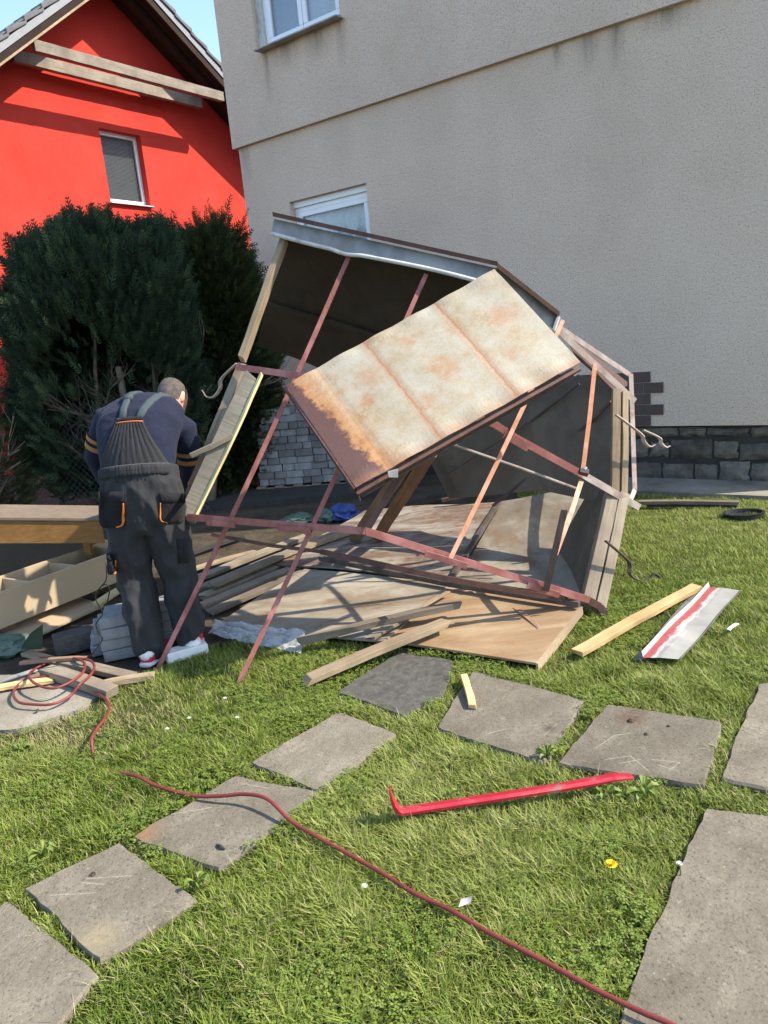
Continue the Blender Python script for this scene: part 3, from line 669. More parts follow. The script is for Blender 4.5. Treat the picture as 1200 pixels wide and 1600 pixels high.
for sgn in (-1, 1):
    mb = MB(); SLP = SL2[sgn]
    def rp(t, y, dz): return (AX + sgn * t, y, AZT - SLP * t + dz)
    T = 6.1
    lo = [rp(0, -OV + .03, 0), rp(T, -OV + .03, 0), rp(T, 9.3, 0), rp(0, 9.3, 0)]; hi = [rp(0, -OV + .03, .11), rp(T, -OV + .03, .11), rp(T, 9.3, .11), rp(0, 9.3, .11)]
    if sgn < 0: lo = [lo[1], lo[0], lo[3], lo[2]]; hi = [hi[1], hi[0], hi[3], hi[2]]
    mb.hexa(lo, hi); RF = mb.build('roof', 'dark_wood', HR)
    # soffit boards under the overhang
    for k in range(5):
        m2 = MB(); ya = -OV + .06 + k * .148; q = [rp(.02, ya, -.004), rp(T - .1, ya, -.004), rp(T - .1, ya + .14, -.004), rp(.02, ya + .14, -.004)]
        qq = [Vector(p) - Vector((0, 0, .018)) for p in q]; q = [Vector(p) for p in q]
        m2.hexa(qq, q); m2.build('soffit_board', 'dark_wood', RF)
    # barge board and metal verge strip
    m2 = MB(); m2.hexa([rp(0, -OV, -.1), rp(T, -OV, -.1), rp(T, -OV + .028, -.1), rp(0, -OV + .028, -.1)], [rp(0, -OV, .08), rp(T, -OV, .08), rp(T, -OV + .028, .08), rp(0, -OV + .028, .08)])
    m2.build('barge_board', 'dark_wood', RF)
    m2 = MB(); m2.hexa([rp(0, -OV - .012, -.135), rp(T, -OV - .012, -.135), rp(T, -OV + .025, -.135), rp(0, -OV + .025, -.135)], [rp(0, -OV - .012, -.095), rp(T, -OV - .012, -.095), rp(T, -OV + .025, -.102), rp(0, -OV + .025, -.102)])
    m2.build('barge_lath', 'tan_wood' if sgn < 0 else 'dark_wood', RF)
    m2 = MB(); m2.hexa([rp(-.0, -OV - .02, .03), rp(T, -OV - .02, .03), rp(T, -OV + .2, .115), rp(0, -OV + .2, .115)], [rp(0, -OV - .02, .155), rp(T, -OV - .02, .155), rp(T, -OV + .2, .165), rp(0, -OV + .2, .165)])
    m2.build('verge_strip', 'verge_metal', RF)
    # roof tiles
    tm = None; nrow = 22
    for i in range(nrow):
        for j in range(3):
            t0 = .05 + i * .27
            if tm is None:
                m3 = MB(); n = 6
                prof = [(k / n, .03 * (math.sin(k / n * 2 * math.pi) * .5 + .5) if 0 < k < n else .012) for k in range(n + 1)]
                for zz in (0, .018):
                    for (uu, hh) in prof:
                        m3.v += [Vector((0, uu * .31, hh + zz + .05)), Vector((sgn * .33, uu * .31, hh + zz + .02 - SLP * .33 + .035))]
                N2 = 2 * (n + 1)
                for k in range(n):
                    a_ = 2 * k; m3.f += [(a_, a_ + 1, a_ + 3, a_ + 2), (a_ + N2, a_ + 2 + N2, a_ + 3 + N2, a_ + 1 + N2), (a_ + 1, a_ + 1 + N2, a_ + 3 + N2, a_ + 3), (a_, a_ + 2, a_ + 2 + N2, a_ + N2)]
                m3.f += [(0, N2, N2 + 1, 1), (2 * n, 2 * n + 1, 2 * n + 1 + N2, 2 * n + N2)]
                ti = m3.build('roof_tile', 'roof_tile', RF); tm = ti.data
            else:
                ti = bpy.data.objects.new('roof_tile', tm); COL.objects.link(ti); ti.parent = RF
            p = rp(t0, -OV - .03 + j * .305, .165); ti.location = p; ti.rotation_euler.x = rng.uniform(-.01, .01)
for sgn in (-1, 1):
    SLP = SL2[sgn]
    for i in range(17):      # stepped verge tiles along the gable edge
        t0 = .0 + i * .34
        f1 = lambda t, y, z: Vector((AX + sgn * t, y, AZT - SLP * t + z))
        q0 = [f1(t0, -OV - .05, .15), f1(t0 + .38, -OV - .05, .19), f1(t0 + .38, -OV + .27, .19), f1(t0, -OV + .27, .15)]; q1 = [f1(t0, -OV - .05, .20), f1(t0 + .38, -OV - .05, .285), f1(t0 + .38, -OV + .27, .285), f1(t0, -OV + .27, .20)]
        if sgn < 0: q0 = [q0[1], q0[0], q0[3], q0[2]]; q1 = [q1[1], q1[0], q1[3], q1[2]]
        m2 = MB(); m2.hexa(q0, q1); bevel(m2.build('verge_tile', 'roof_tile', [o for o in HR.children if o.name.startswith('roof')][0 if sgn < 0 else 1]), .012, 2)
# paired collar timbers across the overhang
for (x0, x1, y, z0, z1) in ((7.66, 11.65, -OV + .06, 6.58, 6.75), (7.6, 11.55, -.2, 6.57, 6.75)):
    o = plank('collar_beam', (0, 0, 0), (x1 - x0, 0, 0), .11, z1 - z0, 'beam_wood', bow=0, seed=int(x0 * 10), chew=.02); o.parent = HR; o.matrix_local = Matrix.Translation((x0, y, (z0 + z1) / 2))
# rafters at the overhang
for sgn in (-1, 1):
    SLP = SL2[sgn]
    for y in (-.42,):
        mb = MB(); f0 = lambda t, dz: Vector((AX + sgn * t, y, AZT - SLP * t + dz)); mb.bar(f0(0, -.1), f0(5.2, -.1), .09, .15, (0, 1, 0)); 
        mb.build('rafter', 'dark_wood', HR)
# ------------------------------------------------------------------ the toppled shed (roof frame facing us, ridge in the middle)
base = g(600, 900); base.z = 0
SH = empty('collapsed_shed', base, 0, 'collapsed sheet metal garden shed with red iron roof frame tipped on its side', 'shed')
R1T, R1B = at(545, 400, 4.36), g(243, 1052, -.02)
R2T, R2B = at(666, 428, 4.27), g(368, 1078, -.02)
FL, RG = at(430, 348, 4.47), at(775, 425, 4.22)        # fascia left end, ridge end
TR_ = at(993, 627, 4.62)                               # outer end of the right-hand verge
def part(name, mat, fn, parent=SH, smooth=False, bv=0):
    mb = MB(); fn(mb); o = mb.build(name, mat, parent, smooth=smooth)
    if bv: bevel(o, bv)
    return o
def iron(name, pts, w=.032, mat='primer_red', toward=(0, -1, .2), parent=SH):
    pts = [Vector(p) for p in pts]
    def f(mb):
        for i in range(len(pts) - 1): mb.angle(pts[i], pts[i + 1], w, .005, toward)
    return part(name, mat, f, parent)
def bend(p0, p1, amp, n=5, ax=Vector((1, 0, .2))):
    return [p0.lerp(p1, i / n) + ax * amp * math.sin(math.pi * i / n) for i in range(n + 1)]
iron('purlin', bend(R1T, R1B, .025), .024)
iron('purlin', bend(R2T, R2B, .012), .024)
# rafters
lowL = [at(292, 808, 3.90), at(572, 830, 3.60)]
lowR = [at(568, 829, 3.60), at(922, 938, 3.79)]
lw = iron('rafter', lowL, .036); iron('rafter', lowR, .038)
iron('rafter', [at(918, 937, 3.79), at(938, 948, 3.80), g(953, 970, 0.0)], .04, 'brown_iron')
for a, c in ((297, 367), (409, 485)):       # splice plates on the low rafter
    y0 = 814 if a < 400 else 823
    part('splice_plate', 'primer_red', lambda mb: mb.bar(at(a + 25, y0 + 2, (3.845 if a < 400 else 3.725)), at(c, y0 + 6, (3.80 if a < 400 else 3.675)), .006, .034, (0, 0, 1)), bv=.001)
for x0, y0, x1, y1, Y in ((664, 862, 730, 882, 3.635), (824, 911, 874, 927, 3.722)):
    part('splice_plate', 'primer_red', lambda mb: mb.bar(at(x0, y0 + 3, Y - .0), at(x1, y1 + 3, Y + .02), .006, .034, (0, 0, 1)), bv=.001)
midL = [at(368, 573, 4.20), at(475, 588, 4.02)]; RM = at(690, 632, 4.02)
iron('rafter', midL, .036); iron('rafter', [midL[1] + Vector((0, .05, 0)), RM], .036, 'brown_iron')
midR = [RM, at(772, 662, 4.05), at(806, 684, 4.07), at(912, 742, 4.14), at(1000, 793, 4.25)]
iron('rafter', midR[:3], .04); iron('rafter', midR[2:4], .04, 'primer_red'); iron('rafter', midR[3:], .04, 'pale_iron')
part('splice_plate', 'primer_red', lambda mb: mb.bar(at(788, 678, 4.045), at(826, 700, 4.06), .006, .045, (0, 0, 1)))
# right-hand purlins
R3T, R3B = at(880, 500, 4.42), at(704, 872, 3.66)
iron('purlin', bend(R3T, R3B, .01), .024, 'orange_iron')
iron('purlin', [at(930, 568, 4.5), at(921, 655, 4.32), at(910, 742, 4.16)], .026, 'orange_iron')
iron('purlin', [at(909, 750, 4.15), at(893, 800, 3.98), at(868, 866, 3.80)], .028, 'orange_iron')
iron('broken_purlin', [at(882, 797, 3.70), at(853, 924, 3.71)], .034, 'dark_iron')
iron('ridge_bar', [RG + Vector((0, .04, -.02)), RM, at(572, 830, 3.62)], .035, 'brown_iron')
part('clamp', 'dark_iron', lambda mb: mb.tube([at(905, 736, 4.09), at(918, 739, 4.09)], [.02, .026], 6))
part('bolt_head', 'lip', lambda mb: mb.tube([at(913, 733, 4.085), at(916, 729, 4.085)], [.012, .009], 6))
# long thin tie rods
part('tie_rod', 'pale_iron', lambda mb: mb.tube([at(700, 692, 4.55), at(810, 730, 4.4), at(905, 765, 4.28)], .008, 6))
iron('tie_bar', [at(500, 862, 4.02), at(700, 905, 3.84), at(882, 938, 3.80)], .03, 'brown_iron')
iron('tie_bar', [at(330, 835, 4.1), at(420, 852, 4.06), at(500, 862, 4.02)], .02, 'brown_iron')
# verge: painted flange, galvanised face and chalky rolled lip
def along(a, c, n): return [a.lerp(c, i / n) for i in range(n + 1)]
def strip(mb, top, bot, th):
    n = len(top); d = Vector((0, th, 0))
    for i in range(n - 1): mb.hexa([bot[i], bot[i + 1], bot[i + 1] + d, bot[i] + d], [top[i], top[i + 1], top[i + 1] + d, top[i] + d])
n = 14; tops = along(at(428, 342, 4.46), at(776, 419, 4.2), n)
lows = []
for i in range(n + 1):
    t = i / n; lows.append(at(424 + t * 326, 364 + t * 76 + (3 if .3 < t < .36 else 0) + 2.5 * math.sin(t * 6), 4.43 - t * .26))
part('verge_face', 'galv', lambda mb: strip(mb, tops, lows, .005))
part('verge_flange', 'brown_iron', lambda mb: [mb.hexa([tops[i] + Vector((0, -.045, .006)), tops[i + 1] + Vector((0, -.045, .006)), tops[i + 1] + Vector((0, .10, .03)), tops[i] + Vector((0, .10, .03))], [tops[i] + Vector((0, -.045, .03)), tops[i + 1] + Vector((0, -.045, .03)), tops[i + 1] + Vector((0, .10, .038)), tops[i] + Vector((0, .10, .038))]) for i in range(n)])
part('rolled_lip', 'lip', lambda mb: mb.tube([p + Vector((0, -.006, -.004)) for p in catmull(lows, 2)], .012, 7), smooth=True)
topr = along(at(776, 418, 4.2), at(872, 493, 4.36), 6); lowr = along(at(770, 432, 4.2), at(864, 514, 4.34), 6)
part('verge_face', 'galv', lambda mb: strip(mb, topr, lowr, .005))
part('verge_flange', 'brown_iron', lambda mb: [mb.hexa([topr[i] + Vector((-.01, -.05, -.004)), topr[i + 1] + Vector((-.01, -.05, -.004)), topr[i + 1] + Vector((0.03, .12, .0)), topr[i] + Vector((0.03, .12, .0))], [topr[i] + Vector((0, -.05, .018)), topr[i + 1] + Vector((0, -.05, .018)), topr[i + 1] + Vector((.03, .12, .016)), topr[i] + Vector((.03, .12, .016))]) for i in range(6)])
part('flange_end', 'lip', lambda mb: mb.hexa([at(866, 516, 4.32), at(874, 494, 4.32), at(876, 496, 4.4), at(868, 518, 4.4)], [at(863, 514, 4.32), at(871, 492, 4.32), at(873, 494, 4.4), at(865, 516, 4.4)]))
iron('verge_rafter', [at(868, 512, 4.40), TR_], .036, 'pale_iron')
iron('verge_rafter', [at(872, 510, 4.55), at(985, 586, 4.75)], .03, 'pale_iron')
iron('wall_stud', [at(986, 584, 4.72), at(988, 640, 4.66), at(992, 765, 4.45), at(984, 785, 4.36)], .028, 'pale_iron')
part('verge_web', 'brown_iron', lambda mb: mb.sheet(at(880, 520, 4.5), at(985, 600, 4.72), at(962, 612, 4.62), at(900, 560, 4.5), .004, 6, 2, .02))
# upper left wall sheet, seen from the inside, and its seam and holes
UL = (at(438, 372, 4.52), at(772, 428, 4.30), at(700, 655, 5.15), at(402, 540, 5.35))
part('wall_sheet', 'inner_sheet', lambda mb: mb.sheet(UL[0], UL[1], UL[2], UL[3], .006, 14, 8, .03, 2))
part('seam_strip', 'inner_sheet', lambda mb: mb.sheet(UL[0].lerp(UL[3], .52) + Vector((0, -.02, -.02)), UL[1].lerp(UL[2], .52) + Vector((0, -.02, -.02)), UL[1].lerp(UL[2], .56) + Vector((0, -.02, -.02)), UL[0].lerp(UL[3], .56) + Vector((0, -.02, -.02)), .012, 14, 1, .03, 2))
# right-hand wall sheets, inside
WRs = [at(962, 592, 4.74), at(956, 790, 4.44), at(704, 778, 5.65), at(668, 712, 5.7), at(800, 520, 5.5)]
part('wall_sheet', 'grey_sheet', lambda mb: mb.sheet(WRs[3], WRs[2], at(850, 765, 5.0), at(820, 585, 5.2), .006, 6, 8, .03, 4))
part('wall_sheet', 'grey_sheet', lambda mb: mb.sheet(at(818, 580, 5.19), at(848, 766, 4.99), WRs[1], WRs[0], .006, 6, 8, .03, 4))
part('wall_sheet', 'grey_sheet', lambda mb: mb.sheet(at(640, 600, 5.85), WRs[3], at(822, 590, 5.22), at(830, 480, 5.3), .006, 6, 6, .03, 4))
part('seam_strip', 'dark_iron', lambda mb: mb.tube([at(955, 628, 4.66), at(850, 725, 5.02), at(770, 790, 5.3)], .012, 5))
part('seam_strip', 'dark_iron', lambda mb: mb.tube([at(905, 600, 4.85), at(840, 650, 5.05), at(700, 740, 5.5)], .007, 5))
part('seam_strip', 'dark_iron', lambda mb: mb.tube([at(676, 716, 5.62), at(706, 776, 5.55)], .014, 5))
# left eave timbers
plank('eave_timber', at(444, 376, 4.48), at(378, 562, 4.26), .035, .06, 'tan_wood', normal=(-.3, -1, .1), parent=SH, seed=3)
plank('eave_timber', at(380, 570, 4.27), at(288, 800, 4.02), .05, .045, 'grey_wood', normal=(-.3, -1, .2), parent=SH, seed=4)
plank('eave_timber', at(372, 596, 4.24), at(296, 760, 4.05), .03, .03, 'brown_wood', normal=(.3, -1, .2), parent=SH, seed=8)
p0, p1 = at(396, 588, 4.14), at(291, 812, 3.92)
plank('ribbed_board', p0, p1, .10, .022, 'rot_wood', normal=(.15, -1, .35), parent=SH, seed=5, chew=.02)
dd = (p1 - p0).normalized()
plank('lit_edge', p0 + Vector((.052, -.01, .014)), p1 + Vector((.052, -.01, .014)), .014, .026, 'pale_lit_wood', normal=(.8, -.6, .3), parent=SH, seed=6, chew=.02, bow=.012)  # pale strip puts the sunlight on the board's yellow edge into its colour
plank('cleat', at(300, 712, 4.0), at(362, 682, 4.02), .03, .018, 'grey_wood', normal=(0, -1, 0), parent=SH, seed=7)
# right eave timbers
plank('eave_timber', at(962, 608, 4.50), at(960, 782, 4.30), .05, .03, 'tan_wood', normal=(.1, -1, 0), parent=SH, seed=11)
plank('eave_timber', at(976, 614, 4.50), at(974, 782, 4.30), .038, .03, 'tan_wood', normal=(.1, -1, 0), parent=SH, seed=12)
plank('eave_timber', at(956, 768, 4.26), at(916, 946, 3.84), .072, .05, 'grey_wood', normal=(.1, -1, .3), parent=SH, seed=13)
plank('eave_timber', at(974, 772, 4.26), at(936, 952, 3.84), .06, .05, 'grey_wood', normal=(.1, -1, .3), parent=SH, seed=14)
# right wall stub behind the low eave timbers
part('wall_stub', 'grey_sheet', lambda mb: mb.sheet(at(908, 936, 3.90), at(951, 776, 4.30), at(936, 742, 4.86), g(872, 862, .12), .006, 6, 6, .02, 5))
# gutter hooks
def hook(px, Y, r=.007):
    pts = catmull([at(x, y, Y + k * .01) for k, (x, y) in enumerate(px)], 4)
    part('gutter_hook', 'pale_iron' if Y > 4.2 else 'dark_iron', lambda mb: [mb.bar(pts[i], pts[i + 1], .022, .006, (0, .3, 1)) for i in range(len(pts) - 1)])
hook([(370, 568), (346, 592), (344, 607), (334, 620), (323, 620), (316, 610)], 4.22)
hook([(962, 648), (985, 665), (1003, 680), (1006, 690), (1015, 698), (1023, 695)], 4.3)
hook([(1005, 672), (1030, 684), (1033, 693), (1040, 699), (1046, 697)], 4.5)
hook([(946, 845), (966, 862), (983, 879), (984, 897), (1000, 907), (1015, 903), (1022, 896), (1032, 903)], 3.92)
# the peeled-off sheet: rusty pale panel hanging in front of the frame
TL, BL, TRp, BR = at(447, 603, 3.74), at(556, 762, 3.40), at(772, 421, 4.10), at(907, 566, 3.86)
m = Mat('peeled_sheet', 0.6, 0, 0.35)
uvn = m.n.new('ShaderNodeUVMap'); su = m.n.new('ShaderNodeSeparateXYZ'); m.l.new(uvn.outputs[0], su.inputs[0]); U_, V_ = su.outputs[0], su.outputs[1]
mpn = m.n.new('ShaderNodeMapping'); mpn.inputs['Scale'].default_value = (1.6, 1, 1); m.l.new(uvn.outputs[0], mpn.inputs[0]); cuv = mpn.outputs[0]
n1 = m.noise(3.4, 9, .70, cuv, .1); n2 = m.noise(12, 8, .74, cuv, .15); n3 = m.noise(60, 5, .75, cuv)
nmx = m.math('ADD', m.math('MULTIPLY', n1, .45), m.math('ADD', m.math('MULTIPLY', n2, .3), m.math('MULTIPLY', n3, .25)))
c = m.ramp(nmx, [(0.36, (0.24, 0.14, 0.062)), (0.43, (0.27, 0.205, 0.125)), (0.49, (0.30, 0.255, 0.18)), (0.55, (0.315, 0.29, 0.232)), (0.64, (0.345, 0.342, 0.315))])
c = m.mix(m.ramp(n2, [(0.58, (0, 0, 0)), (0.76, (.7,) * 3)]), c, (0.26, 0.12, 0.045))
for bu, bv, br in ((.80, .33, .055), (.14 + .08, .55, .05), (.42, .30, .06), (.50, .82, .05), (.88, .62, .10), (.55, .48, .09), (.28, .70, .08)):
    du = m.math('MULTIPLY', m.math('SUBTRACT', U_, bu), 1.7); dvv = m.math('SUBTRACT', V_, bv)
    rr_ = m.math('ADD', m.math('SQRT', m.math('ADD', m.math('MULTIPLY', du, du), m.math('MULTIPLY', dvv, dvv))), m.math('MULTIPLY', m.math('SUBTRACT', n2, .5), .22))
    tb = m.n.new('ShaderNodeMapRange'); tb.interpolation_type = 'SMOOTHSTEP'; tb.inputs[1].default_value = 0; tb.inputs[2].default_value = br * 1.7; tb.inputs[3].default_value = .5; tb.inputs[4].default_value = 0; m.l.new(rr_, tb.inputs[0])
    c = m.mix(tb.outputs[0], c, (0.30, 0.125, 0.04))
c = m.mix(m.ramp(n3, [(0.62, (0, 0, 0)), (0.78, (.6,) * 3)]), c, (0.30, 0.19, 0.10))
def near(center, width, slope=0.0, amt=1.0):      # streaks of rust along the old purlin lines
    uu = m.math('ADD', U_, m.math('MULTIPLY', m.math('SUBTRACT', n2, .5), .035))
    dd_ = m.math('ABSOLUTE', m.math('SUBTRACT', uu, center))
    t = m.n.new('ShaderNodeMapRange'); t.interpolation_type = 'SMOOTHSTEP'; t.inputs[1].default_value = 0; t.inputs[2].default_value = width; t.inputs[3].default_value = amt; t.inputs[4].default_value = 0
    m.l.new(dd_, t.inputs[0]); return t.outputs[0]
for cen, wd, a in ((.36, .035, .45), (.36, .008, .9), (.70, .045, .42), (.70, .008, .85)):
    c = m.mix(m.math('MULTIPLY', near(cen, wd, 0, a), m.ramp(n2, [(0.25, (.35,) * 3), (0.6, (1, 1, 1))])), c, (0.26, 0.095, 0.03))
uu = m.math('ADD', U_, m.math('ADD', m.math('MULTIPLY', m.math('SUBTRACT', n2, .5), .13), m.math('ADD', m.math('MULTIPLY', V_, .085), m.math('MULTIPLY', m.math('SUBTRACT', n1, .5), .10))))
t = m.n.new('ShaderNodeMapRange'); t.interpolation_type = 'SMOOTHSTEP'; t.inputs[1].default_value = .11; t.inputs[2].default_value = .25; t.inputs[3].default_value = 1; t.inputs[4].default_value = 0; m.l.new(uu, t.inputs[0])
c = m.mix(m.math('MULTIPLY', t.outputs[0], .95), c, m.ramp(n2, [(.3, (0.27, 0.105, 0.028)), (.7, (0.40, 0.21, 0.08))]))
t = m.n.new('ShaderNodeMapRange'); t.interpolation_type = 'SMOOTHSTEP'; t.inputs[1].default_value = .10; t.inputs[2].default_value = .13; t.inputs[3].default_value = 1; t.inputs[4].default_value = 0; m.l.new(uu, t.inputs[0])
c = m.mix(t.outputs[0], c, m.ramp(n3, [(.3, (0.068, 0.03, 0.025)), (.7, (0.095, 0.046, 0.038))]))
t = m.n.new('ShaderNodeMapRange'); t.interpolation_type = 'SMOOTHSTEP'; t.inputs[1].default_value = .08; t.inputs[2].default_value = .0; t.inputs[3].default_value = 0; t.inputs[4].default_value = .75; m.l.new(V_, t.inputs[0])
c = m.mix(m.math('MULTIPLY', t.outputs[0], m.ramp(n2, [(0.35, (.2,) * 3), (0.6, (1, 1, 1))])), c, (0.27, 0.12, 0.055))
m.col(c); m.bump(m.math('ADD', n2, m.math('MULTIPLY', n3, .3)), .3, .006); MT['peeled'] = m.m
def crease(a, b_):
    w = .014 * math.sin(b_ * math.pi) * math.sin(a * math.pi) - .0016 * math.exp(-((a - .36) / .012) ** 2) - .0016 * math.exp(-((a - .70) / .012) ** 2) - .003 * math.exp(-((a - .14) / .02) ** 2)
    w += .004 * math.sin(a * 37 + b_ * 5) * (1 if b_ < .1 or b_ > .93 else .2)
    return w
mb = MB(); mb.sheet(BL, BR, TRp, TL, .004, 60, 24, .012, 9, crease)
o = mb.build('roof_sheet', 'peeled', SH, smooth=False)
uvl = o.data.uv_layers.new(name='UVMap')
for lp in o.data.loops: uvl.data[lp.index].uv = mb.uv[lp.vertex_index]
PS = o
# folded edges of that sheet
nrm = (BR - BL).cross(TL - BL).normalized()
def fold(name, a, c, dpt, w, mat): part(name, mat, lambda mb: mb.hexa([a, c, c - nrm * dpt, a - nrm * dpt], [a + w, c + w, c + w - nrm * dpt, a + w - nrm * dpt]), PS)
fold('left_flange', BL + (BL - BR).normalized() * .004, TL + (TL - TRp).normalized() * .004, .035, (BL - BR).normalized() * .008, 'brown_iron')
part('sheet_batten', 'brown_iron', lambda mb: mb.bar(BL - nrm * .03 + Vector((0, 0, -.012)), BR - nrm * .03 + Vector((0, 0, -.012)), .03, .02, nrm), PS)
part('sheet_batten', 'dark_iron', lambda mb: mb.bar(BL.lerp(BR, .02) - nrm * .06 + Vector((0, .01, -.02)), BR - nrm * .055 + Vector((0, .01, -.02)), .03, .014, nrm), PS)
part('clip', 'galv', lambda mb: mb.hexa([at(606, 738, 3.38), at(622, 734, 3.40), at(622, 746, 3.40), at(608, 746, 3.38)], [at(606, 736, 3.42), at(622, 732, 3.44), at(622, 744, 3.44), at(608, 744, 3.42)]), PS)
# hanging drip edge under its low corner
part('torn_strip', 'brown_iron', lambda mb: mb.bar(BL + Vector((0, .02, 0)), BL + Vector((.012, .03, -.07)), .012, .004), PS)

# ------------------------------------------------------------------ sheets lying on the ground (things of their own)
def ground_sheet(name, px, mat, label, th=.012, warp=.012, seed=0, nx=14, ny=10, zs=(.05, .05, .05, .05), fn=None):
    Q = [g(x, y, z) for (x, y), z in zip(px, zs)]; b0 = sum(Q, Vector()) / 4; b0.z = 0
    mb = MB(); mb.sheet(*Q, th, nx, ny, warp, seed, fn); o = mb.build(name, mat, loc=b0); tag(o, label, 'metal sheet', 'sheets lying on the ground'); return o, Q
SHP = []
o, Q = ground_sheet('fallen_sheet', [(592, 1000), (838, 1040), (908, 950), (704, 912)], 'tan_sheet', 'tan fallen sheet nearest the stepping slabs, its corner in the grass', zs=(.035, .035, .08, .09), seed=1); SHP.append(Q)
part('edge_board', 'tan_wood', lambda mb: mb.bar(Q[1] + Vector((.004, -.002, -.012)), Q[2] + Vector((.004, 0, -.012)), .012, .05, (0, 0, 1)), o); 
o, Q = ground_sheet('fallen_sheet', [(345, 976), (600, 1004), (704, 914), (476, 890)], 'cream_sheet', 'cream fallen sheet with brown stains between the plank pile and tan sheet', zs=(.04, .04, .09, .08), seed=2, warp=.02); SHP.append(Q)
o, Q = ground_sheet('fallen_sheet', [(420, 884), (702, 908), (778, 786), (570, 800)], 'rust_floor', 'grey fallen sheet with red brown rust stains below the hanging panel', zs=(.05, .10, .14, .10), seed=3, warp=.03); SHP.append(Q)
o, Q = ground_sheet('fallen_sheet', [(706, 906), (912, 932), (955, 768), (784, 784)], 'floor_grey', 'curved grey sheet rising towards the right eave timbers', zs=(.10, .10, .30, .16), seed=4, warp=.02, fn=lambda a, b: -.05 * math.sin(b * math.pi) + .05 * a * b); SHP.append(Q)
part("seam_bar", "dark_iron", lambda mb: mb.bar(g(703, 908, .125), g(780, 784, .175), .03, .03))
part('bottom_rail', 'dark_iron', lambda mb: [mb.bar(g(500, 872, .14), g(700, 912, .13), .03, .03), mb.bar(g(700, 912, .13), g(905, 944, .12), .03, .03)])
part('rear_rail', 'brown_iron', lambda mb: [mb.bar(g(690, 782, .2), g(850, 745, .32), .04, .03), mb.bar(g(850, 745, .32), at(955, 760, 4.5), .04, .03)])
# ------------------------------------------------------------------ loose timber
def gplank(px0, px1, w, th, mat, label, z=(.05, .05), group=None, normal=(0, 0, 1), seed=1, cat='plank', name='plank', **k):
    return plank(name, g(*px0, z[0]), g(*px1, z[1]), w, th, mat, label, cat, group, normal, seed=seed, **k)
PG = 'weathered planks in the pile'
pile = [((300, 908), (478, 838), .03, 'topmost grey plank on the left of the pile behind the purlins'),
        ((306, 922), (520, 836), .03, 'second plank from the top of the pile, split along its length'),
        ((312, 934), (552, 838), .03, 'long plank in the middle of the pile reaching towards the leaning boards'),
        ((318, 946), (500, 872), .025, 'lower grey plank of the pile beside the sunlit patch'),
        ((330, 956), (492, 888), .02, 'lowest plank of the pile, beside the cream sheet'),
        ((330, 915), (540, 828), .085, 'upper plank lying on top of the pile'),
        ((470, 858), (560, 828), .10, 'short pale board on the right end of the pile'),
        ((505, 868), (600, 822), .05, 'narrow board running under the two leaning boards')]
for i, (a, c, z, lab) in enumerate(pile):
    gplank(a, c, .085, .03, 'tan_wood' if i in (6, 7) else 'grey_wood', lab, (z, z + .02), PG, (rng.uniform(-.1, .1), rng.uniform(-.1, .1), 1), seed=20 + i, chew=.03)
gplank((300, 890), (398, 862), .07, .02, 'tan_wood', 'pale thin slat lying left of the plank pile', (.03, .03), seed=40)
gplank((290, 868), (380, 838), .05, .03, 'black_wood', 'dark plank behind the plank pile', (.03, .03), seed=41)
plank('plank', g(552, 846, .10), at(636, 724, 4.55), .085, .028, 'brown_wood', 'left one of two boards leaning under the hanging rusty sheet', 'plank', None, (.2, -1, .5), seed=42)
plank('plank', g(588, 842, .12), at(672, 708, 4.50), .085, .028, 'brown_wood', 'right one of two boards leaning under the hanging rusty sheet', 'plank', None, (.2, -1, .5), seed=43)
gplank((468, 1002), (718, 944), .05, .035, 'grey_wood', 'grey batten lying on the cream sheet by the plastic film', (.075, .14), seed=44, chew=.02)
gplank((476, 1064), (698, 972), .075, .03, 'tan_wood', 'weathered plank running from the grass onto the tan sheet', (.05, .11), seed=45, chew=.03)
gplank((578, 998), (640, 962), .05, .02, 'grey_wood', 'short scrap of board between two battens on the sheet', (.075, .09), seed=46, chew=.03)
gplank((602, 985), (700, 925), .03, .012, 'tan_wood', 'thin strip across the joint of two fallen sheets', (.075, .12), seed=47)
gplank((804, 950), (842, 982), .03, .018, 'brown_wood', 'splintered wood chip lying on the tan sheet', (.075, .065), seed=48, chew=.03, cat='wood scrap', name='wood_chip')
gplank((725, 1056), (738, 1104), .032, .02, 'fresh_wood', 'short wooden stick lying on the edge of a slab', (.045, .036), seed=49, cat='wood scrap', name='stick')
gplank((903, 1020), (1090, 916), .065, .028, 'fresh_wood', 'fresh yellow pine batten lying in the grass by the flashing', (.045, .06), seed=50, chew=.02)
gplank((1138, 985), (1153, 975), .02, .006, 'white_block', 'small white splinter in the grass right of the flashing', (.05, .05), seed=51, cat='wood scrap', name='splinter')
# bits by the concrete pad
gplank((72, 1048), (176, 1082), .075, .05, 'grey_wood', 'thick grey plank ending at the lawn edge by the cable coil', (.04, .04), seed=52)
gplank((95, 1034), (205, 1058), .07, .03, 'grey_wood', 'grey plank next to the left shoe of the man', (.03, .03), seed=53)
gplank((150, 1072), (240, 1056), .05, .03, 'tan_wood', 'pale scrap of plank at the lawn edge under the shoes', (.03, .03), seed=54)
gplank((32, 1036), (135, 1028), .028, .02, 'brown_wood', 'thin brown lath under the cable coil', (.05, .06), seed=55)
gplank((-60, 1086), (86, 1062), .05, .022, 'fresh_wood', 'yellow lath on the concrete pad at the left border', (.03, .03), seed=56)
gplank((-30, 1078), (58, 1046), .03, .012, 'galv', 'grey metal strip on the concrete pad at the left border', (.03, .03), seed=57, cat='metal strip', name='metal_strip')
gplank((40, 1020), (120, 1046), .06, .02, 'tan_wood', 'tan lath lying beneath the dark timber block', (.02, .02), seed=58)
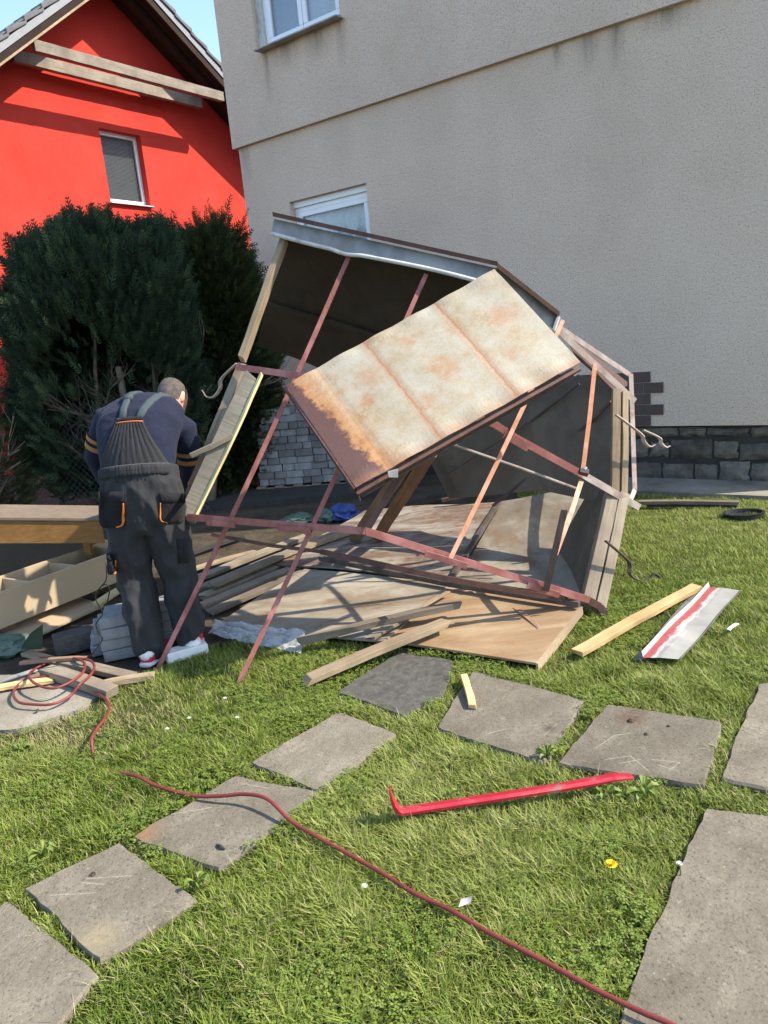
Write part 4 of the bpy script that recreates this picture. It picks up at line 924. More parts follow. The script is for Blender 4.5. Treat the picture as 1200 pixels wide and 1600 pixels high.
gplank((120, 1010), (245, 995), .06, .03, 'black_wood', 'dark plank on the ground behind the grey blocks', (.03, .03), seed=59)
gplank((150, 945), (200, 915), .08, .02, 'pale_lit_wood', 'pale offcut behind the left leg of the man', (.1, .12), seed=60)
gplank((1000, 785), (1155, 786), .06, .03, 'grey_wood', 'dusty lath along the edge of the concrete apron', (.05, .05), seed=61)
gplank((1010, 790), (1152, 791), .05, .02, 'black_wood', 'dark lath against the lawn edge of the apron', (.02, .02), seed=62)
gplank((600, 792), (700, 770), .1, .04, 'black_wood', 'dark board behind the rust stained sheet', (.05, .08), seed=63)
# dark squared timber
mb = MB(); A, B = g(82, 1030, .0), g(150, 1012, 0); mb.bar(A + Vector((0, .05, .06)), B + Vector((0, .05, .06)), .12, .115)
tag(bevel(mb.build('timber_block', 'black_wood', loc=A), .008), 'dark rotten timber block beside the stacked grey blocks', 'timber')
# root-like log on the grey sheets
mb = MB(); mb.tube([g(765, 768, .15), g(785, 762, .19), g(805, 757, .23), g(826, 752, .27)], [.012, .022, .035, .042], 8)
tag(mb.build('log', 'black_wood', loc=g(800, 757, .1)), 'charred stub of a log lying on the raised grey sheet', 'log')
# ------------------------------------------------------------------ furniture remains on the left
A, B = g(-70, 1012, .12), g(247, 884, .12); d = (B - A).normalized(); n = Vector((-d.y, d.x, 0)); L = (B - A).length; Z = Vector((0, 0, 1))
CB = empty('cabinet_carcass', (A + B) / 2 * Vector((1, 1, 0)) if False else Vector(((A.x + B.x) / 2, (A.y + B.y) / 2, 0)), 0, 'beige open cabinet carcass lying on its back behind the man', 'cabinet')
def cb(name, x0, x1, y0, y1, z0, z1, mat='beige_board'):
    P = lambda x, y, z: A + d * x + n * y + Z * z
    mb = MB(); mb.hexa([P(x0, y0, z0), P(x1, y0, z0), P(x1, y1, z0), P(x0, y1, z0)], [P(x0, y0, z1), P(x1, y0, z1), P(x1, y1, z1), P(x0, y1, z1)]); return bevel(mb.build(name, mat, CB), .0015)
cb('front_board', 0, L, 0, .018, 0, .22); cb('back_board', 0, L, .34, .358, 0, .22); cb('bottom_board', 0, L, .0185, .3395, 0, .006)
cb('end_board', L + .0005, L + .0185, 0, .358, 0, .22)
for t in (.36, .58, .83): cb('partition', L * t, L * t + .016, .0185, .3395, .0065, .205)
for t in (.2, .8): cb('support_block', L * t, L * t + .1, .05, .3, -.12, -.002, 'brown_wood')
mb = MB(); q = lambda x, y, z: A + d * x + n * y + Z * z
mb.hexa([q(.1, -.16, -.09), q(L * .62, -.08, -.10), q(L * .62, .2, -.06), q(.1, .2, -.03)], [q(.1, -.16, -.075), q(L * .62, -.08, -.085), q(L * .62, .2, -.045), q(.1, .2, -.015)])
tag(mb.build('loose_board', 'beige_board', loc=q(.5, 0, -.1)), 'beige loose board sticking out beneath the cabinet carcass', 'board')
# headboard-like panel above it
bp = [at(-150, 812, 4.7), at(158, 814, 5.0)]; dv = Vector((-.15, .38, .02))
HB = empty('veneer_panel', Vector((bp[0].x * .5 + bp[1].x * .5, 4.9, 0)), 0, 'orange brown veneered furniture panel lying above the beige cabinet', 'furniture panel')
mb = MB(); lo = [bp[0] + Vector((0, 0, -.16)), bp[1] + Vector((0, 0, -.16)), bp[1] + dv + Vector((0, 0, -.16)), bp[0] + dv + Vector((0, 0, -.16))]; hi = [bp[0], bp[1], bp[1] + dv, bp[0] + dv]
mb.hexa(lo, hi); mb.build('panel', 'veneer', HB)
mb = MB(); hi2 = [p + Vector((0, 0, .003)) for p in hi]; hi3 = [p + Vector((0, 0, .02)) for p in hi]; hi2[0] += Vector((0, -.01, 0)); hi3[0] += Vector((0, -.01, 0)); hi2[1] += Vector((.01, -.01, 0)); hi3[1] += Vector((.01, -.01, 0))
mb.hexa(hi2, hi3); mb.build('top_board', 'veneer_pale', HB)
for t in (.1, .9):
    p = lo[0].lerp(lo[1], t) + dv * .5; mb = MB(); mb.bar(Vector((p.x, p.y, 0)), p + Vector((0, 0, -.003)), .05, .05); mb.build('leg', 'veneer', HB)
# black crate under the panel
c0 = g(40, 905); mb = MB()
ca = [Vector((c0.x - .75, c0.y + .0, 0)), Vector((c0.x + .55, c0.y + .32, 0)), Vector((c0.x + .42, c0.y + .62, 0)), Vector((c0.x - .9, c0.y + .36, 0))]
CR = empty('black_crate', (c0.x - .1, c0.y + .3, 0), 0, 'black open crate in the shade under the veneered panel', 'crate')
for i in range(4):
    a, c = ca[i], ca[(i + 1) % 4]; ctr = sum(ca, Vector()) / 4
    mb = MB(); ai, ci = a.lerp(ctr, .04), c.lerp(ctr, .04); mb.hexa([a, c, ci, ai], [p + Vector((0, 0, .33)) for p in (a, c, ci, ai)]); mb.build('side', 'black_plastic', CR)
mb = MB(); mb.hexa([p + Vector((0, 0, .001)) for p in ca], [p + Vector((0, 0, .015)) for p in ca]); mb.build('crate_floor', 'black_plastic', CR)
# ------------------------------------------------------------------ blocks and pavers
def paver_mesh(name, w, dpt, h, mat):
    bm = bmesh.new(); bmesh.ops.create_cube(bm, size=1); bmesh.ops.scale(bm, vec=(w, dpt, h), verts=bm.verts); bmesh.ops.translate(bm, vec=(0, 0, h / 2), verts=bm.verts)
    bmesh.ops.bevel(bm, geom=list(bm.edges), offset=min(w, h) * .09, segments=1, affect='EDGES'); me = bpy.data.meshes.new(name); bm.to_mesh(me); bm.free(); me.materials.append(MT[mat]); return me
def put(name, me, loc, rz, label, cat, group=None):
    o = bpy.data.objects.new(name, me); COL.objects.link(o); o.location = loc; o.rotation_euler.z = rz; return tag(o, label, cat, group)
pb = paver_mesh('concrete_block', .20, .12, .062, 'paver_light')
o0 = g(196, 1024)
blk = [((-.01, 0, 0), .06, 'bottom front'), ((-.02, .005, .064), .12, 'second'), ((.0, .0, .128), .02, 'third'), ((-.01, .01, .192), .15, 'top front'),
       ((-.12, .10, 0), .1, 'bottom rear'), ((-.11, .11, .064), .03, 'rear second'), ((-.09, .12, .128), .12, 'rear third'), ((-.02, .13, .192), .05, 'rear top')]
for (off, rz, w) in blk:
    put('concrete_block', pb, o0 + Vector(off), rz + .25, 'light grey concrete block in the low stack by the left shoe', 'concrete block', 'grey blocks stacked by the left shoe')
o1 = g(262, 1000)
for k in range(4):
    put('concrete_block', pb, o1 + Vector((.01 * (k % 2), .02, .064 * k)), .2 + .1 * k, 'light grey concrete block in the stack between the two legs', 'concrete block', 'grey blocks stacked between the legs')
mb = MB(); a = g(258, 1040); c = g(322, 1022); mb.bar(a + Vector((0, .03, .035)), c + Vector((0, .03, .035)), .09, .06)
tag(bevel(mb.build('white_block', 'white_block', loc=a), .006), 'white chalky bar lying at the toes of the man', 'block')
# stack of pavers on a pallet against the house
P0 = g(410, 772); ex = Vector((.99, -.12, 0)).normalized(); ey = Vector((.12, .99, 0))
r = random.Random(4)
pv = [paver_mesh('paver', w, .2, .078, 'paver') for w in (.10, .135, .2)]
pal = empty('pallet', P0 + ex * .6 + ey * .3, 0, 'low wooden pallet under the stack of grey pavers', 'pallet')
for k in range(3):
    mb = MB(); mb.bar(P0 + ey * (.02 + k * .28) + Vector((0, 0, .035)) - ex * .05, P0 + ey * (.02 + k * .28) + ex * 1.45 + Vector((0, 0, .035)), .08, .06); mb.build('bearer', 'grey_wood', pal)
for k in range(7):
    mb = MB(); mb.bar(P0 + ex * (.0 + k * .22) - ey * .04 + Vector((0, 0, .078)), P0 + ex * (.0 + k * .22) + ey * .64 + Vector((0, 0, .078)), .1, .02); mb.build('slat', 'grey_wood', pal)
for row in range(11):
    nx = 1.42 if row < 6 else (1.42 if row < 8 else (.75 if row < 10 else .35)); xx = r.uniform(-.03, .03) + (.07 if row >= 8 else 0) + (-.05 if row == 7 else 0)
    while xx < nx:
        k = r.choice((0, 1, 1, 2, 2)); w = (.10, .135, .2)[k]
        for dp in (0, 1):
            o = bpy.data.objects.new('paver', pv[k]); COL.objects.link(o)
            o.location = P0 + ex * (xx + w / 2) + ey * (.1 + dp * .205 + r.uniform(-.022, .022)) + Vector((0, 0, .09 + row * .08)); o.rotation_euler.z = math.atan2(ex.y, ex.x) + r.uniform(-.06, .06)
            tag(o, 'grey concrete paver in the tall stack behind the shed', 'paver', 'grey pavers stacked behind the shed')
        xx += w + .004
# ------------------------------------------------------------------ tarps, bags, plastic film
def crumple(name, ctr, ext, mat, label, cat, seed, amp=.35, sub=4, fr=2.2):
    bm = bmesh.new(); bmesh.ops.create_icosphere(bm, subdivisions=sub, radius=1)
    for v in bm.verts:
        q = v.co.copy(); k = 1 + amp * mnoise.noise(q * fr + Vector((seed, 0, 0))) + amp * .5 * abs(mnoise.noise(q * fr * 2.3 + Vector((0, seed, 0)))) 
        v.co = Vector((q.x * ext[0] * k, q.y * ext[1] * k, max(-.02, q.z * ext[2] * k + ext[2] * .75)))
    me = bpy.data.meshes.new(name); bm.to_mesh(me); bm.free(); me.materials.append(MT[mat]); o = bpy.data.objects.new(name, me); COL.objects.link(o); o.location = ctr
    return tag(o, label, cat)
crumple('tarp_bundle', g(8, 1020), (.15, .12, .055), 'tarp', 'folded dark green tarpaulin bundle at the left border', 'tarp', 2, .3)
mb = MB(); mb.sheet(g(30, 1016, .02), g(66, 1014, .02), at(67, 975, 3.9), at(48, 990, 3.9), .003, 6, 6, .03, 6)
tag(mb.build('tarp_flap', 'tarp', loc=g(48, 1014)), 'upright green tarpaulin flap beside the dark timber block', 'tarp')
crumple('blue_bag', g(538, 812, .0), (.13, .11, .08), 'blue', 'crumpled blue plastic bag behind the lower rafter', 'bag', 5, .4)
crumple('green_bag', g(512, 814, .0), (.1, .1, .06), 'tarp', 'small green bag left of the blue plastic bag', 'bag', 9, .4)
crumple('green_cloth', g(466, 818, .0), (.14, .12, .05), 'tarp', 'dull green rag on the dark ground before the pavers', 'rag', 12, .4)
pa = [g(325, 990, .02), g(470, 1022, .02), g(478, 985, .06), g(340, 972, .05)]
mb = MB(); mb.sheet(*pa, .002, 60, 30, .05, 3, lambda a, b: .05 * abs(mnoise.noise(Vector((a * 5, b * 3, 1)))) + .016 * abs(mnoise.noise(Vector((a * 14, b * 7, 5)))) + .004 * mnoise.noise(Vector((a * 30, b * 16, 9))))
tag(mb.build('plastic_film', 'film', loc=g(400, 1000), smooth=True), 'crumpled clear plastic film at the edge of the cream sheet', 'plastic film')
mb = MB(); mb.sheet(g(716, 1418, .06), g(734, 1412, .06), g(738, 1402, .08), g(720, 1405, .07), .002, 4, 4, .01, 3)
tag(mb.build('litter', 'litter', loc=g(726, 1410)), 'small crumpled paper scrap in the grass beside the red cable', 'litter')
# drain pot by the apron
dp = g(1162, 808); prof = [(.12, -.06), (.125, .035), (.13, .042), (.112, .042), (.105, -.05)]
mb = MB(); N = 24
for (rr_, zz) in prof:
    for k in range(N): mb.v.append(dp + Vector((rr_ * 1.25 * math.cos(2 * math.pi * k / N), rr_ * .9 * math.sin(2 * math.pi * k / N), zz)))
for i in range(len(prof) - 1):
    for k in range(N): mb.f.append((i * N + k, i * N + (k + 1) % N, (i + 1) * N + (k + 1) % N, (i + 1) * N + k))
mb.f.append(tuple(4 * N + k for k in range(N)))
mb.v[4 * N:] = [Vector((v_.x, v_.y, .012)) for v_ in mb.v[4 * N:]]
tag(mb.build('tub', 'black_plastic', loc=dp), 'shallow black plastic tub in the grass by the house wall', 'tub')
# ------------------------------------------------------------------ flashing with red and white paint
A, B = g(1030, 1030, .05), g(1131, 920, .06); d = (B - A).normalized(); n = Vector((d.y, -d.x, 0)); L = (B - A).length
m = Mat('flashing_paint', .5, 0, .4); sxx = m.n.new('ShaderNodeSeparateXYZ'); m.l.new(m.tc.outputs['Object'], sxx.inputs[0])
nz = m.noise(14, 7, .7, m.coord((.35, 1, 1))); yy = m.math('ADD', sxx.outputs[1], m.math('MULTIPLY', m.math('SUBTRACT', nz, .5), .16))
c = m.ramp(m.noise(5, 6), [(.3, (0.23, 0.22, 0.195)), (.6, (0.31, 0.30, 0.27)), (.8, (0.35, 0.32, 0.27))])
c = m.mix(m.ramp(yy, [(.005, (0, 0, 0)), (.02, (1, 1, 1))]), c, (0.42, 0.41, 0.39))
c = m.mix(m.ramp(m.math('ADD', yy, .5), [(.53, (0, 0, 0)), (.545, (1, 1, 1))]), c, m.ramp(nz, [(.35, (0.24, 0.035, 0.035)), (.6, (0.34, 0.075, 0.07)), (.75, (0.45, 0.3, 0.28))]))
c = m.mix(m.math('GREATER_THAN', sxx.outputs[1], .076), c, (0.33, 0.33, 0.33))
m.col(c); m.rough(m.ramp(nz, [(.3, (.4,) * 3), (.7, (.65,) * 3)])); m.bump(nz, .2, .004); MT['flashing'] = m.m
mb = MB(); prof = [(-.085, .028), (-.081, .032), (-.075, .0), (.0, .004), (.088, .0), (.095, .014)]
NX = 16
for s_ in (0, -.003):
    for i in range(NX + 1):
        t = i / NX
        for (y, z) in prof: mb.v.append(Vector((t * L + (.02 * (y + .08) / .17 if i == 0 else 0), -y, z + s_ + .004 * math.sin(t * 9 + y * 20))))
W_ = len(prof); NN = W_ * (NX + 1)
for i in range(NX):
    for k in range(W_ - 1):
        q = i * W_ + k; mb.f += [(q, q + 1, q + W_ + 1, q + W_), (q + NN, q + W_ + NN, q + W_ + 1 + NN, q + 1 + NN)]
o = mb.build('roof_flashing', 'flashing', off=(0, 0, 0)); M4 = Matrix.Identity(4); zz = Vector((0, 0, 1)); dz = d; yv = zz.cross(dz).normalized(); zv = dz.cross(yv)
for i in range(3): M4[i][0] = dz[i]; M4[i][1] = yv[i]; M4[i][2] = zv[i]; M4[i][3] = A[i]
o.matrix_world = M4 @ Matrix.Rotation(rad(-4), 4, 'X'); tag(o, 'red and white painted sheet metal flashing lying on the lawn', 'flashing')
mb = MB(); mb.sheet(g(990, 1032, .02), g(1008, 1030, .03), g(1098, 918, .05), g(1086, 922, .03), .003, 4, 2, .0)
tag(mb.build('metal_offcut', 'galv', loc=g(1040, 980)), 'grey metal strip half hidden under the painted flashing', 'metal strip')
# ------------------------------------------------------------------ crowbar
c0, c1 = g(628, 1268, .055), g(988, 1213, .06); d = (c1 - c0).normalized()
pts = [at(609, 1233, c0.y - .01), at(611, 1243, c0.y - .01), at(616, 1256, c0.y - .008), at(622, 1265, c0.y - .004), c0, c0 + d * .04] + [c0.lerp(c1, t) for t in (.15, .3, .5, .7, .84, .92, 1.0)]
pts[-3] += Vector((0, 0, .004)); pts[-2] += Vector((0, 0, .008)); 
wd = [.022, .024, .024, .022, .021, .021] + [.021] * 4 + [.023, .024, .018]; th = [.003, .006, .010, .013, .013, .012] + [.012] * 4 + [.011, .008, .003]
mb = MB(); N = 8; base_ = 0
for i, p in enumerate(pts):
    t = (pts[min(i + 1, len(pts) - 1)] - pts[max(i - 1, 0)]).normalized(); side = Vector((-d.y, d.x, 0)); up = t.cross(side) * -1; up.normalize()
    for k in range(N):
        a = 2 * math.pi * (k + .5) / N; mb.v.append(p + side * math.cos(a) * wd[i] + up * math.sin(a) * th[i])
for i in range(len(pts) - 1):
    for k in range(N): mb.f.append((i * N + k, i * N + (k + 1) % N, (i + 1) * N + (k + 1) % N, (i + 1) * N + k))
mb.f += [tuple(reversed(range(N))), tuple((len(pts) - 1) * N + k for k in range(N))]
o = tag(mb.build('crowbar', 'crowbar_red', loc=c0.lerp(c1, .5) * 1), 'bright red crowbar with an upturned claw lying in the grass', 'crowbar')
bm = bmesh.new(); bm.from_mesh(o.data); bmesh.ops.recalc_face_normals(bm, faces=bm.faces); bm.to_mesh(o.data); bm.free()
# ------------------------------------------------------------------ cables
cz = lambda l: [(x / 4, 760 + y / 4) for x, y in l]
loop = cz([(250, 1072), (400, 1070), (490, 1080), (530, 1110), (515, 1165), (430, 1228), (330, 1262), (240, 1242), (182, 1195), (205, 1150), (300, 1102), (410, 1076), (510, 1078), (570, 1092), (590, 1130), (560, 1185), (500, 1235), (440, 1308), (330, 1360), (200, 1362), (112, 1345), (84, 1290), (130, 1228), (220, 1198), (300, 1187), (385, 1192), (440, 1218), (560, 1265), (620, 1302), (668, 1338), (682, 1385), (655, 1450), (602, 1520), (572, 1590)])
rest = [(150, 1190), (172, 1205), (212, 1212), (245, 1228), (300, 1243), (345, 1249), (385, 1252), (420, 1262), (455, 1283), (500, 1310), (560, 1343), (600, 1366), (650, 1397), (700, 1420), (760, 1455), (850, 1502), (930, 1546), (1000, 1580), (1060, 1606), (1160, 1660)]
PT = []
for i, (x, y) in enumerate(loop): PT.append(g(x, y, .03 + (.05 if 1 < i < 9 or 11 < i < 17 else .012) + (.03 if i > 28 else 0)))
for i, (x, y) in enumerate(rest): PT.append(g(x, y, .004 if i in (0, 1) else (.042 if i < 3 else (.036 if i < 8 else .046))))
PT[len(loop) + 5].z = .05; PT[len(loop) + 6].z = .065; PT[len(loop) + 7].z = .07
mb = MB(); mb.tube(catmull(PT, 7), .0068, 8)
tag(mb.build('extension_cable', 'cable_red', loc=g(400, 1255), smooth=True), 'red cable coiled by the planks and running across lawn and slab', 'cable')
bc = [(166, 880), (166, 905), (158, 916), (151, 925), (150, 938), (157, 950), (160, 960), (150, 975), (155, 990), (160, 998), (152, 1012), (140, 1022)]
bc2 = [at(x, y, 3.62 + .01 * i) for i, (x, y) in enumerate(bc)]; bc2[-1] = g(140, 1026, .08)
mb = MB(); mb.tube(catmull(bc2, 5), .0035, 6); mb.tube(catmull([at(158, 916, 3.66), at(166, 913, 3.64), at(171, 922, 3.65), at(168, 940, 3.66)], 5), .0035, 6)
tag(mb.build('black_cable', 'cable_black', loc=g(150, 1020), smooth=True), 'thin black cable hanging beside the left trouser leg', 'cable')
# ------------------------------------------------------------------ clods, twigs, flowers, weeds
def clod(px, s_, label, mat='soil'):
    bm = bmesh.new(); bmesh.ops.create_icosphere(bm, subdivisions=2, radius=s_)
    for v in bm.verts: v.co *= 1 + .5 * mnoise.noise(v.co * (1.3 / s_)); v.co.z = v.co.z * .5
    me = bpy.data.meshes.new('soil_clod'); bm.to_mesh(me); bm.free(); me.materials.append(MT[mat]); o = bpy.data.objects.new('soil_clod', me); COL.objects.link(o); o.location = g(*px, .025); tag(o, label, 'soil clod')
clod((1010, 1147), .008, 'dark crumb of soil in the middle of the scratched slab')
clod((986, 1126), .012, 'largest dark crumb near the far edge of the scratched slab')
clod((1045, 1134), .006, 'small crumb near the right side of the scratched slab')
clod((145, 1366), .009, 'dark crumb of soil on the lower left slab')
clod((58, 1110), .010, 'dark crumb of soil on the concrete pad')
mb = MB(); mb.tube([g(339, 1320, .027), g(345, 1323, .031), g(352, 1327, .027)], [.004, .007, .002], 5); tag(mb.build('twig', 'black_wood', loc=g(345, 1323)), 'dark twig fragment on the slab under the cable', 'twig')
def petals(ctr, R, n, mat, name, label, cat, up=.3, group=None, stem=.06):
    E_ = empty(name, Vector((ctr.x, ctr.y, 0)), 0, label, cat, group); mb = MB(); rr2 = random.Random(int(ctr.x * 1e4))
    for ring in range(3):
        for k in range(n):
            a = 2 * math.pi * (k + ring * .4) / n; L_ = R * (1 - ring * .28); dv_ = Vector((math.cos(a), math.sin(a), up + ring * .5)); s2 = Vector((-math.sin(a), math.cos(a), 0)) * R * .16
            mb.add([ctr, ctr + dv_ * L_ * .6 + s2, ctr + dv_ * L_, ctr + dv_ * L_ * .6 - s2], [(0, 1, 2, 3)])
    mb.build('flower_head', mat, E_); mb = MB(); mb.tube([Vector((ctr.x + .005, ctr.y, 0)), ctr], .0018, 5); mb.build('stem', 'weed', E_)
petals(g(955, 1352, .075), .02, 16, 'yellow', 'dandelion', 'yellow dandelion flower in the lawn left of the largest slab', 'flower')
for (x, y, lab) in ((1062, 1351, 'white clover flower at the edge of the largest slab'), (296, 1123, 'white clover flower in the lawn below the left purlin foot'), (371, 1122, 'white clover flower below the right purlin foot'),
                    (352, 1092, 'white clover flower just left of the right purlin foot'), (262, 1140, 'white clover flower in the lawn below the man'), (570, 1386, 'white clover flower beside the cable in the middle of the lawn')):
    petals(g(x, y, .06), .011, 10, 'petal', 'clover_flower', lab, 'flower', .5, 'clover flowers in the lawn')
def weed(px, R, n, label, seed):
    r = random.Random(seed); c0 = g(*px, .0); mb = MB()
    for k in range(n):
        a = r.uniform(0, 6.28); L_ = R * .62 * r.uniform(.6, 1.1); w = L_ * .42; dv_ = Vector((math.cos(a), math.sin(a), 0)); s2 = Vector((-dv_.y, dv_.x, 0)); h = r.uniform(.025, .05)
        q = [(0, .004, 0), (.3, .5, h * .7), (.6, 1, h), (.85, .7, h * .85), (1, .05, h * .6)]; b_ = len(mb.v)
        for (t, ww, z) in q: p = c0 + dv_ * L_ * t + Vector((0, 0, z + .01)); mb.v += [p + s2 * w * ww * .5 + Vector((0, 0, .006)), p, p - s2 * w * ww * .5 + Vector((0, 0, .006))]
        for i in range(4):
            for j in range(2): e = b_ + i * 3 + j; mb.f.append((e, e + 1, e + 4, e + 3))
    o = mb.build('weed_plant', 'weed', loc=c0); at_ = o.data.attributes.new('rnd', 'FLOAT', 'POINT'); at_.data.foreach_set('value', [r.random() for _ in mb.v]); tag(o, label, 'weed', 'broad-leaved weeds in the lawn')
weed((1005, 1248), .10, 14, 'broad-leaved weed between the crowbar tip and the slab', 1)
weed((945, 1255), .09, 12, 'broad-leaved weed below the tip of the crowbar', 2)
weed((855, 1190), .07, 10, 'broad-leaved weed in the joint between two slabs', 3)
weed((312, 1392), .08, 9, 'round-leaved weed at the corner of the lower left slab', 4)
weed((70, 1345), .08, 9, 'broad-leaved weed clump left of the slabs', 5)
weed((700, 1262), .08, 9, 'flat weed rosette just under the crowbar shaft', 6)
weed((35, 1182), .08, 8, 'weed at the edge of the concrete pad', 7)
# ------------------------------------------------------------------ conifers and fence
def sprays(name, n, pos_fn, mat, parent, seed, size=(.1, .2), nseg=5):
    r = np.random.default_rng(seed); V = []; F = []; RN = []
    P, D = pos_fn(n, r)
    n = len(P); L = r.uniform(size[0], size[1], n); rot = r.uniform(0, 6.28, n)
    up = np.array([0, 0, 1.]); S = np.cross(D, up); S /= np.linalg.norm(S, axis=1)[:, None] + 1e-9; T = np.cross(S, D)
    S2 = S * np.cos(rot)[:, None] + T * np.sin(rot)[:, None]
    N2 = np.cross(D, S2)
    # frond: central blade + side blades, flat, feathery
    segs = [(0, 1.0, 0.0)] + [(t, .36 * (1.2 - t), s) for t in (.1, .27, .44, .6, .76) for s in (-1, 1)]
    vs = []; 
    for (t0, ln, s) in segs:
        dirv = D if s == 0 else (D * .75 + S2 * s * .66)
        bs = P + D * (L * t0)[:, None] + N2 * (L * .06 * np.sin(t0 * 7))[:, None]; w = (L * (.035 if s == 0 else .034))[:, None]
        side = S2 if s == 0 else (S2 * .75 - D * s * .66)
        tip = bs + dirv * (L * ln)[:, None]; mid = bs + dirv * (L * ln * .45)[:, None] + N2 * (L * .05)[:, None]
        vs.append(np.stack([bs, mid + side * w, tip, mid - side * w], 1))
    A = np.stack(vs, 1).reshape(-1, 3); q = len(A) // 4
    me = bpy.data.meshes.new(name); me.vertices.add(len(A)); me.vertices.foreach_set('co', (A - np.array(root_off(parent))).ravel())
    me.loops.add(q * 4); me.loops.foreach_set('vertex_index', np.arange(q * 4)); me.polygons.add(q); me.polygons.foreach_set('loop_start', np.arange(q) * 4); me.update(calc_edges=True)
    rn = np.repeat(np.clip(r.beta(2, 2.4, n) + r.normal(0, .08, n), 0, 1), len(segs) * 4); at_ = me.attributes.new('rnd', 'FLOAT', 'POINT'); at_.data.foreach_set('value', rn)
    me.materials.append(MT[mat]); o = bpy.data.objects.new(name, me); COL.objects.link(o); o.parent = parent; return o
def crown_fn(ctr, ext, p=2.6, inner=.62, upb=.75, lump=.14, seed=0, cut=None):
    ctr = np.array(ctr); ext = np.array(ext)
    def f(n, r):
        d = r.normal(size=(n, 3)); d /= np.linalg.norm(d, axis=1)[:, None]
        k = (np.abs(d) ** p).sum(1) ** (-1 / p); rr = np.maximum(inner, 1 - np.abs(r.normal(0, .16, n)))
        lum = 1 + lump * np.array([mnoise.noise(Vector(q * 3.2) + Vector((seed, 0, 0))) for q in d]) + lump * .6 * np.array([mnoise.noise(Vector(q * 9) + Vector((0, seed, 0))) for q in d])
        Pn = d * (k * rr * lum)[:, None]; P = ctr + Pn * ext
        D = d / ext * ext.mean() + np.array([0, 0, upb]) + r.normal(0, .28, (n, 3)); D /= np.linalg.norm(D, axis=1)[:, None]
        m_ = P[:, 2] > .1
        if cut is not None: m_ &= ~cut(P, r)
        return P[m_], D[m_]
    return f
r = random.Random(8)
def limb(mb, p, d, L, rad_, depth):
    pts = [p]; 
    for i in range(4):
        d = (d + Vector((r.uniform(-.2, .2), r.uniform(-.2, .2), r.uniform(-.02, .15)))).normalized(); pts.append(pts[-1] + d * L / 4)
    mb.tube(pts, [rad_ * (1 - .17 * i) for i in range(5)], 6)
    if depth > 0:
        for k in range(3): limb(mb, pts[r.randint(1, 3)], (d + Vector((r.uniform(-.8, .8), r.uniform(-.8, .8), r.uniform(-.2, .5)))).normalized(), L * .6, rad_ * .45, depth - 1)
CY = 8.25
def conifer(ctr, ext, mat, label, trunks, n, seed, cut=None, size=(.1, .2), name='conifer', **k):
    root = empty(name, Vector((ctr[0], ctr[1], 0)), 0, label, 'conifer', 'conifers by the red house')
    for (tp, top_, r0) in trunks:
        mb = MB(); tp = Vector(tp); top_ = Vector(top_); mb.tube([tp.lerp(top_, t) + Vector((.03 * math.sin(t * 6), 0, 0)) for t in (0, .2, .4, .6, .8, 1)], [r0 * (1 - t * .75) for t in (0, .2, .4, .6, .8, 1)], 8); mb.build('trunk', 'bark', root, smooth=True)
        mb = MB()
        for j in range(9):
            q = tp.lerp(top_, r.uniform(.12, .6)); a = r.uniform(0, 6.28); limb(mb, q, Vector((math.cos(a), math.sin(a) * .6 - .4, r.uniform(.1, .9))).normalized(), r.uniform(.5, .9), .018, 2)
        mb.build('branches', 'twig', root)['kind'] = 'stuff'
    o = sprays('foliage', n, crown_fn(ctr, ext, seed=seed, cut=cut, **k), mat, root, seed, size); o['kind'] = 'stuff'; return root
c1 = at(176, 560, CY)
def cut_low(P, r):     # the lower middle has gone bare
    x, y, z = P[:, 0] - c1.x, P[:, 1] - c1.y, P[:, 2]
    b = (np.abs(x - .08) < .66) & (z < 2.1 - .9 * np.abs(x + .05)) & (y < .25)
    return b & (r.random(len(P)) < .96) | ((z < .55) & (r.random(len(P)) < .6))
conifer((c1.x, c1.y, 1.52), (.93, .85, 1.46), 'cypress', 'broad dark green clipped cypress hedge behind the man', [(g(165, 800), at(150, 520, 8.1), .055), (g(250, 800), at(240, 480, 8.3), .04), (g(95, 800), at(80, 520, 8.2), .035)], 40000, 3, cut_low, p=3.0, lump=.16, upb=1.1, size=(.12, .26))
cyp = [o for o in COL.objects if o.get('label', '').startswith('broad dark green')][0]
def back_fill(n, r):
    P = np.column_stack([r.uniform(-1.0, 1.0, n), r.uniform(.2, .75, n), r.uniform(.15, 2.3, n)]) + np.array([c1.x, c1.y, 0]); D = r.normal(0, .6, (n, 3)) + np.array([0, -.5, .6]); D /= np.linalg.norm(D, axis=1)[:, None]; return P, D
sprays('inner_foliage', 12000, back_fill, 'cypress', cyp, 17, (.12, .25))['kind'] = 'stuff'
c2 = at(345, 560, CY + .55)
conifer((c2.x, c2.y, 1.48), (.55, .5, 1.50), 'thuja', 'narrower yellowish green thuja between the cypress and the grey house', [(g(330, 790), at(335, 420, 8.8), .05)], 19000, 5, None, p=2.8, lump=.28, upb=.5, size=(.09, .22))
thu = [o for o in COL.objects if o.get('label', '').startswith('narrower yellowish')][0]
def back_fill2(n, r):
    P = np.column_stack([r.uniform(-.36, .38, n), r.uniform(.0, .45, n), r.uniform(.15, 2.5, n)]) + np.array([c2.x, c2.y, 0]); D = r.normal(0, .6, (n, 3)) + np.array([0, -.5, .6]); D /= np.linalg.norm(D, axis=1)[:, None]; return P, D
sprays('inner_foliage', 6000, back_fill2, 'thuja', thu, 18, (.12, .25))['kind'] = 'stuff'
# a leader sticking out of the thuja top
c4 = at(8, 700, 7.6)
conifer((c4.x - .35, c4.y, .75), (.55, .4, .8), 'thuja', 'low green bush at the left border behind the wire fence', [(Vector((c4.x - .35, c4.y, 0)), Vector((c4.x - .3, c4.y, 1.1)), .03)], 3500, 9, None, p=2.2, size=(.08, .15))
